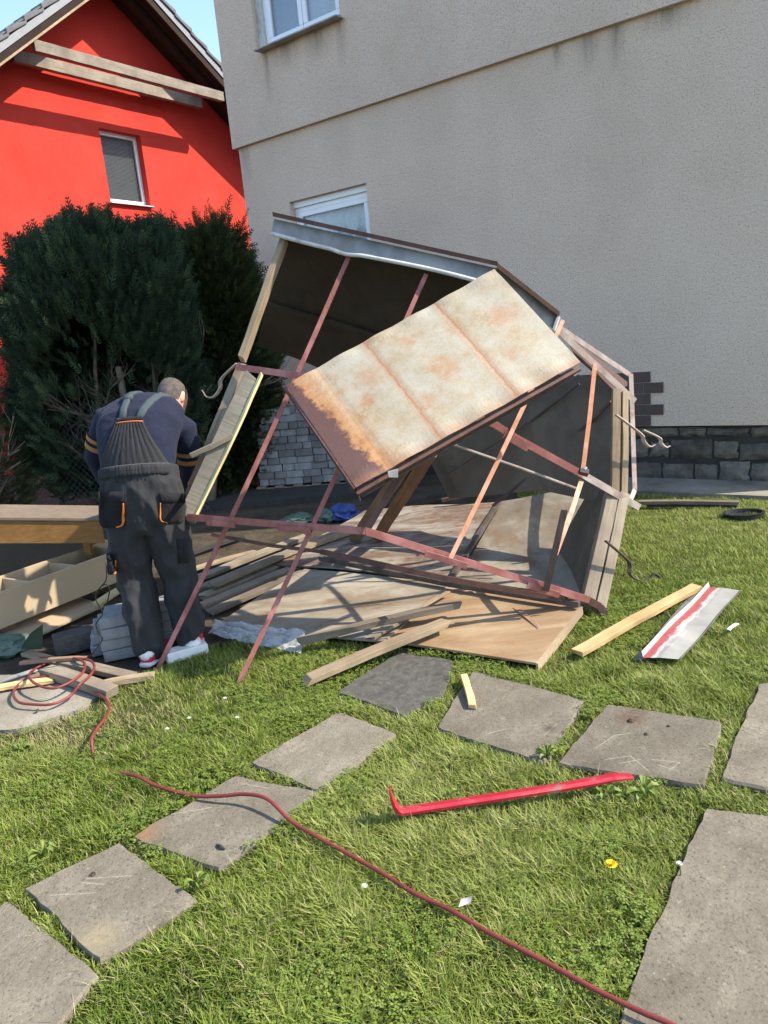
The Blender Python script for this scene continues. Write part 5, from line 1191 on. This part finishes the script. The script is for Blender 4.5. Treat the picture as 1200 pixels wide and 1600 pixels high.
# chain-link fence
FA, FB = g(-160, 822), g(330, 800); FA.z = FB.z = 0; Hh = 1.25
FE = empty('wire_fence', (FA + FB) / 2, 0, 'sagging chain link fence in front of the dark hedge', 'fence')
Lf = (FB - FA).length; df = (FB - FA).normalized(); mb = MB(); stp = .075
k = -int(Hh / stp) - 1
while k * stp < Lf:
    for s_ in (1, -1):
        u0 = k * stp; pts = []
        a0, z0, a1, z1 = (u0, 0, u0 + Hh, Hh) if s_ == 1 else (u0 + Hh, 0, u0, Hh)
        lo_t = 0.0; hi_t = 1.0
        f0 = lambda t: (a0 + (a1 - a0) * t, z0 + (z1 - z0) * t)
        ts = [t for t in np.linspace(0, 1, 33) if 0 <= f0(t)[0] <= Lf]
        if len(ts) > 1:
            P_ = [FA + df * f0(t)[0] + Vector((0, .03 * math.sin(f0(t)[0] * 2.1), f0(t)[1] + .02)) for t in (ts[0], (ts[0] + ts[-1]) / 2, ts[-1])]
            mb.tube(P_, .0022, 3, False)
    k += 1
o = mb.build('wire_mesh', 'fence_wire', FE)
for t in (.12, .80):
    p = FA + df * Lf * t; mb = MB(); mb.tube([p, p + Vector((.01, 0, Hh + (.35 if t > .5 else .1)))], .035, 8); mb.build('post', 'grey_wood', FE)

# ------------------------------------------------------------------ the man
MY = 3.86
def ring_loft(secs, n=20):
    """secs: (centre, right vector, front vector) -> closed tube of ellipses"""
    mb = MB()
    for (c, a, b_) in secs:
        c, a, b_ = Vector(c), Vector(a), Vector(b_)
        for k in range(n): t = 2 * math.pi * k / n; mb.v.append(c + a * math.cos(t) + b_ * math.sin(t))
    for i in range(len(secs) - 1):
        for k in range(n): mb.f.append((i * n + k, i * n + (k + 1) % n, (i + 1) * n + (k + 1) % n, (i + 1) * n + k))
    mb.f += [tuple(reversed(range(n))), tuple((len(secs) - 1) * n + k for k in range(n))]
    return mb
def limb_secs(pts, rs, flat=1.0):
    out = []
    for i, p in enumerate(pts):
        p = Vector(p); d = (Vector(pts[min(i + 1, len(pts) - 1)]) - Vector(pts[max(i - 1, 0)])).normalized(); a = d.cross(Vector((0, 1, 0)))
        if a.length < .1: a = Vector((1, 0, 0))
        a.normalize(); b_ = a.cross(d).normalized(); out.append((p, a * rs[i], b_ * rs[i] * flat))
    return out
def fuse(name, lofts, mat, parent, off, voxel=.012, smooth=6, wr=.0, wseed=0, wscale=(9, 9, 5)):
    mb = MB()
    for l in lofts: mb.add(l.v, l.f)
    o = mb.build(name, mat, None, off=off)
    bm = bmesh.new(); bm.from_mesh(o.data); bmesh.ops.recalc_face_normals(bm, faces=bm.faces); bm.to_mesh(o.data); bm.free()
    rm = o.modifiers.new('r', 'REMESH'); rm.mode = 'VOXEL'; rm.voxel_size = voxel
    sm = o.modifiers.new('s', 'SMOOTH'); sm.factor = .5; sm.iterations = smooth
    dg = bpy.context.evaluated_depsgraph_get(); me = bpy.data.meshes.new_from_object(o.evaluated_get(dg)); o.modifiers.clear(); o.data = me
    if wr:
        nn = [v.normal.copy() for v in me.vertices]
        for v, nr in zip(me.vertices, nn):
            q = Vector((v.co.x * wscale[0], v.co.y * wscale[1], v.co.z * wscale[2] + wseed)); w = 1 - abs(mnoise.noise(q)) * 2.2; w2 = 1 - abs(mnoise.noise(q * 2.1)) * 2
            v.co += nr * (wr * (w - .55) + wr * .45 * (w2 - .55))
    me.polygons.foreach_set('use_smooth', [True] * len(me.polygons))
    if parent: o.parent = parent
    return o
X_ = Vector((1, 0, 0))
LF, RF_ = g(236, 1038), g(302, 1022); LF.z = RF_.z = 0
LF += Vector((0, .05, 0)); RF_ += Vector((0, .05, 0))
OFF = Vector(((LF.x + RF_.x) / 2, (LF.y + RF_.y) / 2, 0))
A_ = lambda x, y, Y: at(x, y, Y)
hipL, hipR = A_(190, 795, 3.84), A_(250, 795, 3.86)
kneeL, kneeR = A_(210, 905, 3.90), A_(279, 900, 3.94)
ankL, ankR = A_(234, 1010, LF.y - .02), A_(298, 990, RF_.y + .0)
waist = A_(217, 738, 3.90); chest = A_(222, 668, 4.10); should = A_(226, 640, 4.22); neck = A_(255, 628, 4.33); head = A_(270, 624, 4.40)
up_t = (should - waist).normalized()
SP1 = waist + Vector((0, .06, .27))
def spine(t):
    if t <= 0: return waist + (SP1 - waist) * (2 * t)
    if t <= 1: return waist * (1 - t) ** 2 + SP1 * (2 * t * (1 - t)) + should * t * t
    return should + (should - SP1) * (2 * (t - 1))
def fr_at(t):
    tt = max(0, min(1, t)); d = ((SP1 - waist) * (1 - tt) + (should - SP1) * tt).normalized(); return (-d.cross(X_)).normalized() if (-d.cross(X_)).y > 0 else d.cross(X_).normalized()
fr_t = fr_at(.5)
# body (skin): head, neck, hands, torso core in one surface
shL, shR = A_(164, 658, 4.18), A_(292, 676, 4.20)
elL, elR = A_(148, 712, 4.24), A_(298, 735, 4.26)
wrL, wrR = A_(172, 765, 4.40), A_(280, 778, 4.42)
tl = Vector((.25, .55, -.80)).normalized()     # the way the face points down
hd_up = Vector((.10, .62, .78)).normalized(); hd_f = (tl - hd_up * tl.dot(hd_up)).normalized(); hd_r = hd_f.cross(hd_up).normalized()
def headpt(x, y, z): return head + hd_r * x + hd_f * y + hd_up * z
hsec = [(headpt(0, .0, z), hd_r * a, hd_f * b_) for z, a, b_ in ((-.115, .045, .055), (-.09, .058, .078), (-.05, .069, .092), (0, .076, .098), (.05, .075, .097), (.085, .062, .083), (.108, .038, .055), (.117, .012, .02))]
lofts = [ring_loft(hsec)]
lofts.append(ring_loft(limb_secs([should + Vector((.02, .0, -.02)), neck, headpt(0, -.035, -.06)], [.07, .058, .06])))
# nose, ears, jaw
lofts.append(ring_loft(limb_secs([headpt(0, .09, .02), headpt(0, .112, -.012), headpt(0, .095, -.03)], [.010, .016, .012]), 8))
for s_ in (-1, 1):
    lofts.append(ring_loft([(headpt(s_ * .074, -.012, z), hd_r * .012, hd_f * w) for z, w in ((-.04, .008), (-.025, .017), (0, .022), (.02, .018), (.03, .006))], 10))
lofts.append(ring_loft([(spine(t), X_ * a, fr_at(t) * b_) for t, a, b_ in ((0, .13, .09), (.4, .14, .1), (.8, .15, .1), (1, .1, .07))]))
for (sh, el, wr_) in ((shL, elL, wrL), (shR, elR, wrR)):
    lofts.append(ring_loft(limb_secs([sh.lerp(should, .5), sh, el, wr_], [.05, .045, .036, .026]), 12))
    hx = 1 if sh is shR else -1; dh = (wr_ - el).normalized(); dh = (dh + Vector((0, .1, -.25))).normalized(); side = dh.cross(Vector((0, 0, 1))).normalized()
    palm = wr_ + dh * .055
    lofts.append(ring_loft([(wr_, side * .026, Vector((0, .01, .018))), (palm, side * .042, Vector((0, .008, .015))), (wr_ + dh * .098, side * .040, Vector((0, .008, .013)))], 12))
    for q in range(4):
        f0 = wr_ + dh * .09 + side * (.03 - q * .02); ln = (.062, .074, .070, .055)[q]; cur = Vector((0, 0, -1))
        lofts.append(ring_loft(limb_secs([f0, f0 + dh * ln * .5 + cur * .006, f0 + dh * ln * .8 + cur * .028, f0 + dh * ln * .75 + cur * .05], [.0105, .010, .009, .007]), 8))
    th0 = wr_ + dh * .03 - side * hx * .03
    lofts.append(ring_loft(limb_secs([th0, th0 + dh * .035 - side * hx * .022, th0 + dh * .065 - side * hx * .024 + Vector((0, 0, -.015))], [.014, .012, .009]), 8))
MAN = fuse('person', lofts, 'skin', None, OFF, .0065, 3); MAN.location = OFF
tag(MAN, 'man in navy shirt and charcoal bib overalls bending forward with his back turned', 'person')
MAN.data.materials.append(MT['hair'])
# hair on the crown and back of the skull
mb = ring_loft([(headpt(0, -.012, z), hd_r * a, hd_f * b_) for z, a, b_ in ((-.045, .066, .082), (0, .079, .095), (.05, .0785, .095), (.088, .065, .082), (.112, .04, .055), (.122, .012, .02))], 24)
HAIR = fuse('hair', [mb], 'hair', MAN, OFF, .006, 3)
# shirt
def tsec(t, a, b_, dx=0.0, df_=0.0): return (spine(t) + X_ * dx, X_ * a, fr_at(t) * b_)
sl = [ring_loft([tsec(-.12, .195, .135), tsec(.05, .195, .135), tsec(.3, .212, .14), tsec(.55, .232, .142, .005), tsec(.78, .236, .13, .008), tsec(.95, .205, .105, .012), tsec(1.08, .12, .075, .03), tsec(1.16, .07, .06, .05)], 28)]
for (sh, el, wr_) in ((shL, elL, wrL), (shR, elR, wrR)):
    sl.append(ring_loft(limb_secs([sh.lerp(should, .35), sh.lerp(should, .08), sh.lerp(el, .35), sh.lerp(el, .75), el, el.lerp(wr_, .5), el.lerp(wr_, .92)], [.085, .085, .070, .062, .060, .053, .043]), 16))
SHIRT = fuse('shirt', sl, 'navy', MAN, OFF, .011, 6, .0035, 3, (8, 8, 16))
mb = MB()
def sleeve_band(sh, el, t0, t1, r0):
    a = sh.lerp(el, t0); c = sh.lerp(el, t1); l = ring_loft(limb_secs([a, c], [r0, r0 * .985]), 20)
    l.f = l.f[:-2]; l2 = ring_loft(limb_secs([a, c], [r0 - .004, r0 * .985 - .004]), 20); return l.build('sleeve_stripe', 'ochre', SHIRT, smooth=True)
for (sh, el) in ((shL, elL), (shR, elR)):
    sleeve_band(sh, el, .44, .54, .0715 + .003); sleeve_band(sh, el, .64, .76, .067 + .003)
# overalls: trousers and bib
pel = hipL.lerp(hipR, .5)
tr = [ring_loft([(waist + Vector((0, -.0, .02)), X_ * .205, Vector((0, .145, -.02))), (waist + Vector((0, -.01, -.05)), X_ * .212, Vector((0, .150, -.01))), (pel + Vector((0, .03, .03)), X_ * .226, Vector((0, .158, 0))), (pel + Vector((0, .03, -.05)), X_ * .222, Vector((0, .152, 0))), (pel + Vector((0, .04, -.13)), X_ * .185, Vector((0, .12, 0)))], 28)]
for (h_, k_, a_, sgn) in ((hipL, kneeL, ankL, -1), (hipR, kneeR, ankR, 1)):
    ft = LF if sgn < 0 else RF_
    pts = [h_ + Vector((0, .03, .02)), h_.lerp(k_, .35) + Vector((0, .025, 0)), h_.lerp(k_, .7) + Vector((0, .02, 0)), k_ + Vector((0, .02, 0)), k_.lerp(a_, .4) + Vector((0, 0, 0)), k_.lerp(a_, .75), a_, Vector((ft.x, ft.y + .0, .085))]
    tr.append(ring_loft(limb_secs(pts, [.118, .113, .105, .098, .094, .088, .083, .090], 1.12), 20))
OVR = fuse('overalls', tr, 'charcoal', MAN, OFF, .009, 3, .017, 1, (10, 8, 4.2))
# bib panel climbing the back, following the shirt
def back_pt(t, x):      # point on the shirt's back; t along spine, x sideways -1..1
    keys = [(-.12, .195, .135), (.05, .195, .135), (.3, .212, .14), (.55, .232, .142), (.78, .236, .13), (.95, .205, .105), (1.08, .12, .075)]
    for i in range(len(keys) - 1):
        if keys[i][0] <= t <= keys[i + 1][0]:
            u = (t - keys[i][0]) / (keys[i + 1][0] - keys[i][0]); a = keys[i][1] * (1 - u) + keys[i + 1][1] * u; b_ = keys[i][2] * (1 - u) + keys[i + 1][2] * u; break
    s_ = max(-.98, min(.98, x / a)); back = -fr_at(t)
    return spine(t) + X_ * x + back * (b_ * math.sqrt(1 - s_ * s_))
backv_at = lambda t: -fr_at(t)
def patch(name, mat, parent, rows, th=.012, nx=14):
    """rows: (t, xmin, xmax) up the back"""
    mb = MB(); W_ = nx + 1
    for lay in (0, 1):
        for j, (t, x0, x1) in enumerate(rows):
            for i in range(nx + 1):
                x = x0 + (x1 - x0) * i / nx; pl = (.005 if name == 'bib' else .0045) * math.sin(i * (2.2 if name == 'bib' else 2.7) + (.25 * j if name == 'bib' else 0)) * (1 if lay else 0) * (1 if name in ('bib', 'waistband') else 0); mb.v.append(back_pt(t, x) + backv_at(t) * ((th if lay else -.01) + pl))
    NN = W_ * len(rows)
    for j in range(len(rows) - 1):
        for i in range(nx): q = j * W_ + i; mb.f += [(q, q + W_, q + W_ + 1, q + 1), (q + NN, q + 1 + NN, q + W_ + 1 + NN, q + W_ + NN)]
    for i in range(nx): q = i; mb.f.append((q, q + 1, q + 1 + NN, q + NN)); q = (len(rows) - 1) * W_ + i; mb.f.append((q + 1, q, q + NN, q + 1 + NN))
    for j in range(len(rows) - 1): q = j * W_; mb.f.append((q + W_, q, q + NN, q + W_ + NN)); q = j * W_ + nx; mb.f.append((q, q + W_, q + W_ + NN, q + NN))
    return mb.build(name, mat, parent, smooth=True)
bx = lambda px, Y: at(px, 700, Y).x - waist.x
patch('bib', 'charcoal', OVR, [(-.1, -.192, .192), (.02, -.185, .185), (.08, -.17, .17), (.16, -.14, .148), (.24, -.11, .122), (.32, -.085, .10), (.38, -.068, .084), (.43, -.058, .075)], .014, 30)
patch('bib_trim', 'orange', OVR, [(.396, -.06, .078), (.402, -.06, .078)], .019, 6)
patch('bib_hem', 'black_cloth', OVR, [(.41, -.060, .077), (.445, -.058, .075)], .017, 6)
patch('waistband', 'charcoal', OVR, [(-.05, -.2, .2), (-.02, -.2, .2), (.01, -.2, .2), (.045, -.198, .198)], .026, 48)
patch('waistband_stitching', 'seam', OVR, [(.043, -.19, .19), (.047, -.19, .19)], .0255, 20)
patch('strap', 'strap', OVR, [(.43, -.05, -.014), (.55, -.048, -.014), (.66, -.042, -.01), (.78, -.045, -.006), (.9, -.046, -.002), (1.0, -.04, .004), (1.06, -.034, .008)], .012, 3)
patch('strap', 'strap', OVR, [(.42, .032, .068), (.54, .056, .094), (.66, .082, .12), (.78, .108, .146), (.9, .13, .165), (.95, .14, .172)], .012, 3)
patch('strap_buckle', 'strap', OVR, [(.68, -.05, -.002), (.76, -.05, .0)], .017, 2)
# pockets, laid on the cloth surface
from mathutils.bvhtree import BVHTree
bvh = BVHTree.FromPolygons([v.co + OFF for v in OVR.data.vertices], [tuple(p.vertices) for p in OVR.data.polygons])
EYEV = Vector((0, 0, EYE))
def on_cloth(x, y, off):
    d = Vector(ray(x, y)).normalized(); h = bvh.ray_cast(EYEV, d)
    p = h[0] if h[0] is not None else at(x, y, 3.75)
    if p.y > 4.2: p = at(x, y, 3.75)
    return p - d * off
def cloth_patch(name, mat, parent, rows, off=.009, nx=7):
    """rows: (y, x0, x1) outline rows from top to bottom"""
    mb = MB(); W_ = nx + 1; NN = W_ * len(rows)
    for lay in (off, -.006):
        for k, (y, x0, x1) in enumerate(rows):
            for i in range(W_):
                e = i in (0, nx) or k in (0, len(rows) - 1)
                mb.v.append(on_cloth(x0 + (x1 - x0) * i / nx, y, (lay * .55 if e and lay > 0 else lay)))
    for k in range(len(rows) - 1):
        for i in range(nx): q = k * W_ + i; mb.f += [(q, q + W_, q + W_ + 1, q + 1), (q + NN, q + 1 + NN, q + W_ + 1 + NN, q + W_ + NN)]
    for i in range(nx): q = i; mb.f.append((q, q + 1, q + 1 + NN, q + NN)); q = (len(rows) - 1) * W_ + i; mb.f.append((q + 1, q, q + NN, q + 1 + NN))
    for k in range(len(rows) - 1): q = k * W_; mb.f.append((q + W_, q, q + NN, q + W_ + NN)); q = k * W_ + nx; mb.f.append((q, q + W_, q + W_ + NN, q + NN))
    return mb.build(name, mat, parent, smooth=True)
def pocket(x0, x1, y0, y1, side, mat='black_cloth', name='seat_pocket', trim=.0045):
    h = y1 - y0; w = x1 - x0
    P = cloth_patch(name, mat, OVR, [(y0, x0, x1), (y0 + h * .2, x0, x1), (y0 + h * .4, x0, x1), (y0 + h * .6, x0, x1), (y0 + h * .8, x0 + .5, x1 - .5), (y0 + h * .92, x0 + w * .06, x1 - w * .06), (y1, x0 + w * .18, x1 - w * .18)], .012)
    cloth_patch('pocket_flap', mat, P, [(y0 - 2, x0 - 1, x1 + 1), (y0 + h * .12, x0 - 1, x1 + 1), (y0 + h * .24, x0 - 1, x1 + 1), (y0 + h * .3, x0, x1)], .019)
    ex = x1 if side > 0 else x0; s_ = 1 if side > 0 else -1
    tp = [on_cloth(ex - s_ * .5, y0 + h * t, .011) for t in (.3, .5, .68, .82)] + [on_cloth(ex - s_ * w * .08, y0 + h * .93, .011), on_cloth(ex - s_ * w * .3, y1 - 1, .010)]
    tb = MB(); cp = catmull(tp, 3); tb.tube(cp, [trim * (.6 + .8 * math.sin(math.pi * min(1, k / len(cp) * 1.1))) for k in range(len(cp))], 6); tb.build('pocket_trim', 'orange', P, smooth=True)
pocket(154, 193, 770, 825, 1, trim=.0055)
pocket(250, 289, 772, 818, -1, trim=.003)
pocket(167, 181, 866, 898, 1, name='thigh_pocket', trim=.005)
cloth_patch('thigh_pocket', 'black_cloth', OVR, [(842, 276, 292), (855, 277, 294), (868, 278, 295), (880, 279, 295)], .01, 4)
# shoes
for ft, ang in ((LF, .15), (RF_, -.2)):
    f = Vector((math.sin(ang), math.cos(ang), 0)); s_ = Vector((f.y, -f.x, 0)); z = Vector((0, 0, 1)); p = ft - f * .03
    up = ring_loft([(p - f * .06 + z * .05, s_ * .03, z * .03), (p - f * .045 + z * .055, s_ * .042, z * .045), (p + z * .06, s_ * .046, z * .05), (p + f * .08 + z * .05, s_ * .048, z * .04), (p + f * .16 + z * .04, s_ * .048, z * .03), (p + f * .205 + z * .035, s_ * .03, z * .02)], 14)
    S_ = fuse('shoe', [up], 'shoe_red', MAN, OFF, .007, 3)
    so = ring_loft([(p - f * .068 + z * .014, s_ * .034, z * .014), (p - f * .04 + z * .014, s_ * .048, z * .015), (p + f * .08 + z * .014, s_ * .052, z * .015), (p + f * .16 + z * .014, s_ * .050, z * .015), (p + f * .22 + z * .015, s_ * .028, z * .013)], 14); so.build('sole', 'shoe_white', S_, smooth=True)
    hc = ring_loft([(p - f * .066 + z * .06, s_ * .018, z * .02), (p - f * .05 + z * .065, s_ * .04, z * .03), (p - f * .03 + z * .075, s_ * .047, z * .038)], 12); hc.build('heel_patch', 'shoe_white', S_, smooth=True)
# ------------------------------------------------------------------ lawn: one blade mesh (nobody could count it)
def blades(name, pts, hgt, mat, seed, lab, cat, rn, wid=(.0018, .0046), lean=1.1, dirf=None):
    r = np.random.default_rng(seed); n = len(pts); L = hgt * r.uniform(.65, 1.3, n); a = r.uniform(0, 2 * np.pi, n) if dirf is None else dirf + r.normal(0, 2.4, n); w = r.uniform(wid[0], wid[1], n)
    dx, dy = np.cos(a), np.sin(a); ln = np.clip(r.normal(lean, .3, n), .1, 1.6)
    ex = ln * L; hz = L / np.sqrt(1 + ln * ln * .5); ex = ex / np.sqrt(1 + ln * ln * .5)
    sx, sy = -dy, dx; b_ = np.column_stack([pts, np.full(n, -.004)])
    def P(t, z, ww): return np.column_stack([b_[:, 0] + dx * ex * t + sx * w * ww, b_[:, 1] + dy * ex * t + sy * w * ww, b_[:, 2] + hz * z])
    V = np.stack([P(0, 0, -.5), P(0, 0, .5), P(.38, .62, .5), P(.38, .62, -.5), P(1.0, .95 - .18 * 0, 0)], 1).reshape(-1, 3)
    me = bpy.data.meshes.new(name); me.vertices.add(n * 5); me.vertices.foreach_set('co', V.ravel())
    o5 = np.arange(n) * 5; lp = np.stack([o5, o5 + 1, o5 + 2, o5 + 3, o5 + 3, o5 + 2, o5 + 4], 1).ravel()
    me.loops.add(n * 7); me.loops.foreach_set('vertex_index', lp); me.polygons.add(n * 2); st = np.stack([np.arange(n) * 7, np.arange(n) * 7 + 4], 1).ravel(); me.polygons.foreach_set('loop_start', st)
    me.update(calc_edges=True); at_ = me.attributes.new('rnd', 'FLOAT', 'POINT'); at_.data.foreach_set('value', np.repeat(rn, 5))
    me.materials.append(MT[mat]); o = bpy.data.objects.new(name, me); COL.objects.link(o); o['kind'] = 'stuff'; tag(o, lab, cat); return o
def vnoise(x, y, f, seed):
    r = np.random.default_rng(seed); T = r.random((64, 64)); u, v = x * f + 500, y * f + 500; i, j = np.floor(u).astype(int), np.floor(v).astype(int); a, b_ = u - i, v - j; a = a * a * (3 - 2 * a); b_ = b_ * b_ * (3 - 2 * b_)
    g_ = lambda p, q: T[p % 64, q % 64]
    return (g_(i, j) * (1 - a) + g_(i + 1, j) * a) * (1 - b_) + (g_(i, j + 1) * (1 - a) + g_(i + 1, j + 1) * a) * b_
def seg_dist(px, py, poly):
    d = np.full(px.shape, 9.); n = len(poly)
    for i in range(n):
        x0, y0 = poly[i]; x1, y1 = poly[(i + 1) % n]; dx, dy = x1 - x0, y1 - y0; t = np.clip(((px - x0) * dx + (py - y0) * dy) / (dx * dx + dy * dy + 1e-9), 0, 1); d = np.minimum(d, np.hypot(px - x0 - t * dx, py - y0 - t * dy))
    return d
R = np.random.default_rng(1)
LP = [(p.x, p.y) for p in LAWN]
def scatter(x0, x1, y0, y1, dens):
    n = int((x1 - x0) * (y1 - y0) * dens); return np.column_stack([R.uniform(x0, x1, n), R.uniform(y0, y1, n)])
S = np.vstack([scatter(-1.9, 2.2, 1.25, 2.1, 30000), scatter(-2.1, 2.4, 2.1, 3.2, 23000), scatter(-2.2, 3.4, 3.2, 4.4, 14000), scatter(-.5, 5.2, 4.4, 7.4, 8000)])
m_ = pip(S[:, 0], S[:, 1], LP) & (np.abs(S[:, 0]) < S[:, 1] * .68 + .45); S = S[m_]
dsl = np.full(len(S), 9.)
keep = np.ones(len(S), bool)
for q in SLABP:
    ins = pip(S[:, 0], S[:, 1], q); d = seg_dist(S[:, 0], S[:, 1], q); keep &= ~(ins & (d > R.uniform(0, .05, len(S)) * (R.random(len(S)) < .6))); dsl = np.minimum(dsl, np.where(ins, 0, d))
for Q in SHP:
    poly = [(p.x, p.y) for p in Q]; ins = pip(S[:, 0], S[:, 1], poly); d = seg_dist(S[:, 0], S[:, 1], poly); keep &= ~(ins & (d > .012)); dsl = np.minimum(dsl, np.where(ins, 0, d + .02))
S = S[keep]; dsl = dsl[keep]
de = seg_dist(S[:, 0], S[:, 1], LP)
c1_ = vnoise(S[:, 0], S[:, 1], 3.3, 2); c2_ = vnoise(S[:, 0], S[:, 1], 11, 3); c3_ = vnoise(S[:, 0], S[:, 1], 1.3, 4)
k2 = R.random(len(S)) < np.clip(.4 + .8 * c2_ + .4 * c1_, 0, 1); S, dsl, de, c1_, c2_, c3_ = [a[k2] for a in (S, dsl, de, c1_, c2_, c3_)]
far = np.clip((S[:, 1] - 3.6) / 1.5, 0, 1) * (S[:, 0] > .6)
H = (.024 + .030 * c1_ * c1_ + .036 * c2_ * c2_) * (1 - .35 * far); H *= np.clip(.6 + dsl * 5, 0, 1)
# trampled, yellowed ground near the concrete pad and scattered dry patches
px_, py_ = g(110, 1135).x, g(110, 1135).y
tr_ = np.exp(-(((S[:, 0] - px_) / .42) ** 2 + ((S[:, 1] - py_) / .24) ** 2)); H *= (1 - .55 * np.clip(tr_, 0, 1))
rn = np.clip(R.normal(.46, .18, len(S)) + .42 * (c3_ - .5) + .32 * (c1_ - .5) + .25 * (c2_ - .5), 0, .84)
dry = R.random(len(S)) < (.06 + .75 * tr_ + .05 * (vnoise(S[:, 0], S[:, 1], 2.4, 9) > .72)); rn = np.where(dry, R.uniform(.86, 1, len(S)), rn)
thin = R.random(len(S)) > .55 * np.clip(tr_, 0, 1); S, H, rn = S[thin], H[thin], rn[thin]
print('blades', len(S))
blades('grass', S, H, 'grass', 4, 'green unmown lawn grass between the slabs', 'grass', rn, dirf=(vnoise(S[:, 0], S[:, 1], 6.5, 21) * 14 + vnoise(S[:, 0], S[:, 1], 2.1, 22) * 5))
# dry clippings lying flat in the joints and on the lawn
S2 = scatter(-1.8, 2.2, 1.3, 4.0, 900); S2 = S2[pip(S2[:, 0], S2[:, 1], LP)]
ok = np.ones(len(S2), bool)
for q in SLABP: ok &= ~(pip(S2[:, 0], S2[:, 1], q) & (seg_dist(S2[:, 0], S2[:, 1], q) > .015))
for Q in SHP: ok &= ~pip(S2[:, 0], S2[:, 1], [(p.x, p.y) for p in Q])
S2 = S2[ok]
blades('dry_grass', S2, np.full(len(S2), .055), 'dry_grass', 6, 'dry straw coloured blades scattered through the lawn', 'dry grass', R.random(len(S2)), (.0012, .0022), 1.5)

# clover leaves in patches
S3 = scatter(-1.8, 2.4, 1.3, 4.2, 5200); k3 = pip(S3[:, 0], S3[:, 1], LP) & (vnoise(S3[:, 0], S3[:, 1], 2.6, 31) * .6 + vnoise(S3[:, 0], S3[:, 1], 7, 32) * .4 > .56) & (np.abs(S3[:, 0]) < S3[:, 1] * .68 + .4)
for q in SLABP: k3 &= ~pip(S3[:, 0], S3[:, 1], q)
for Q in SHP: k3 &= ~pip(S3[:, 0], S3[:, 1], [(p.x, p.y) for p in Q])
S3 = S3[k3]; n3_ = len(S3); r = np.random.default_rng(5); ang = r.uniform(0, 6.28, n3_); R3 = r.uniform(.005, .010, n3_); z3 = r.uniform(.022, .042, n3_); vs = []
for j in range(3):
    a = ang + j * 2.094; dx, dy = np.cos(a), np.sin(a); tilt = r.normal(0, .25, n3_)
    def PP(t, s_): return np.column_stack([S3[:, 0] + (dx * t - dy * s_) * R3, S3[:, 1] + (dy * t + dx * s_) * R3, z3 + tilt * R3 * t])
    vs.append(np.stack([PP(.05, 0), PP(.7, -.48), PP(1.15, 0), PP(.7, .48)], 1))
A = np.stack(vs, 1).reshape(-1, 3); q = len(A) // 4
me = bpy.data.meshes.new('clover'); me.vertices.add(len(A)); me.vertices.foreach_set('co', A.ravel()); me.loops.add(q * 4); me.loops.foreach_set('vertex_index', np.arange(q * 4)); me.polygons.add(q); me.polygons.foreach_set('loop_start', np.arange(q) * 4); me.update(calc_edges=True)
at_ = me.attributes.new('rnd', 'FLOAT', 'POINT'); at_.data.foreach_set('value', np.repeat(r.random(n3_), 12)); me.materials.append(MT['weed']); o = bpy.data.objects.new('clover', me); COL.objects.link(o); o['kind'] = 'stuff'; tag(o, 'low clover leaves growing in patches through the lawn', 'clover')
print('clover', n3_)
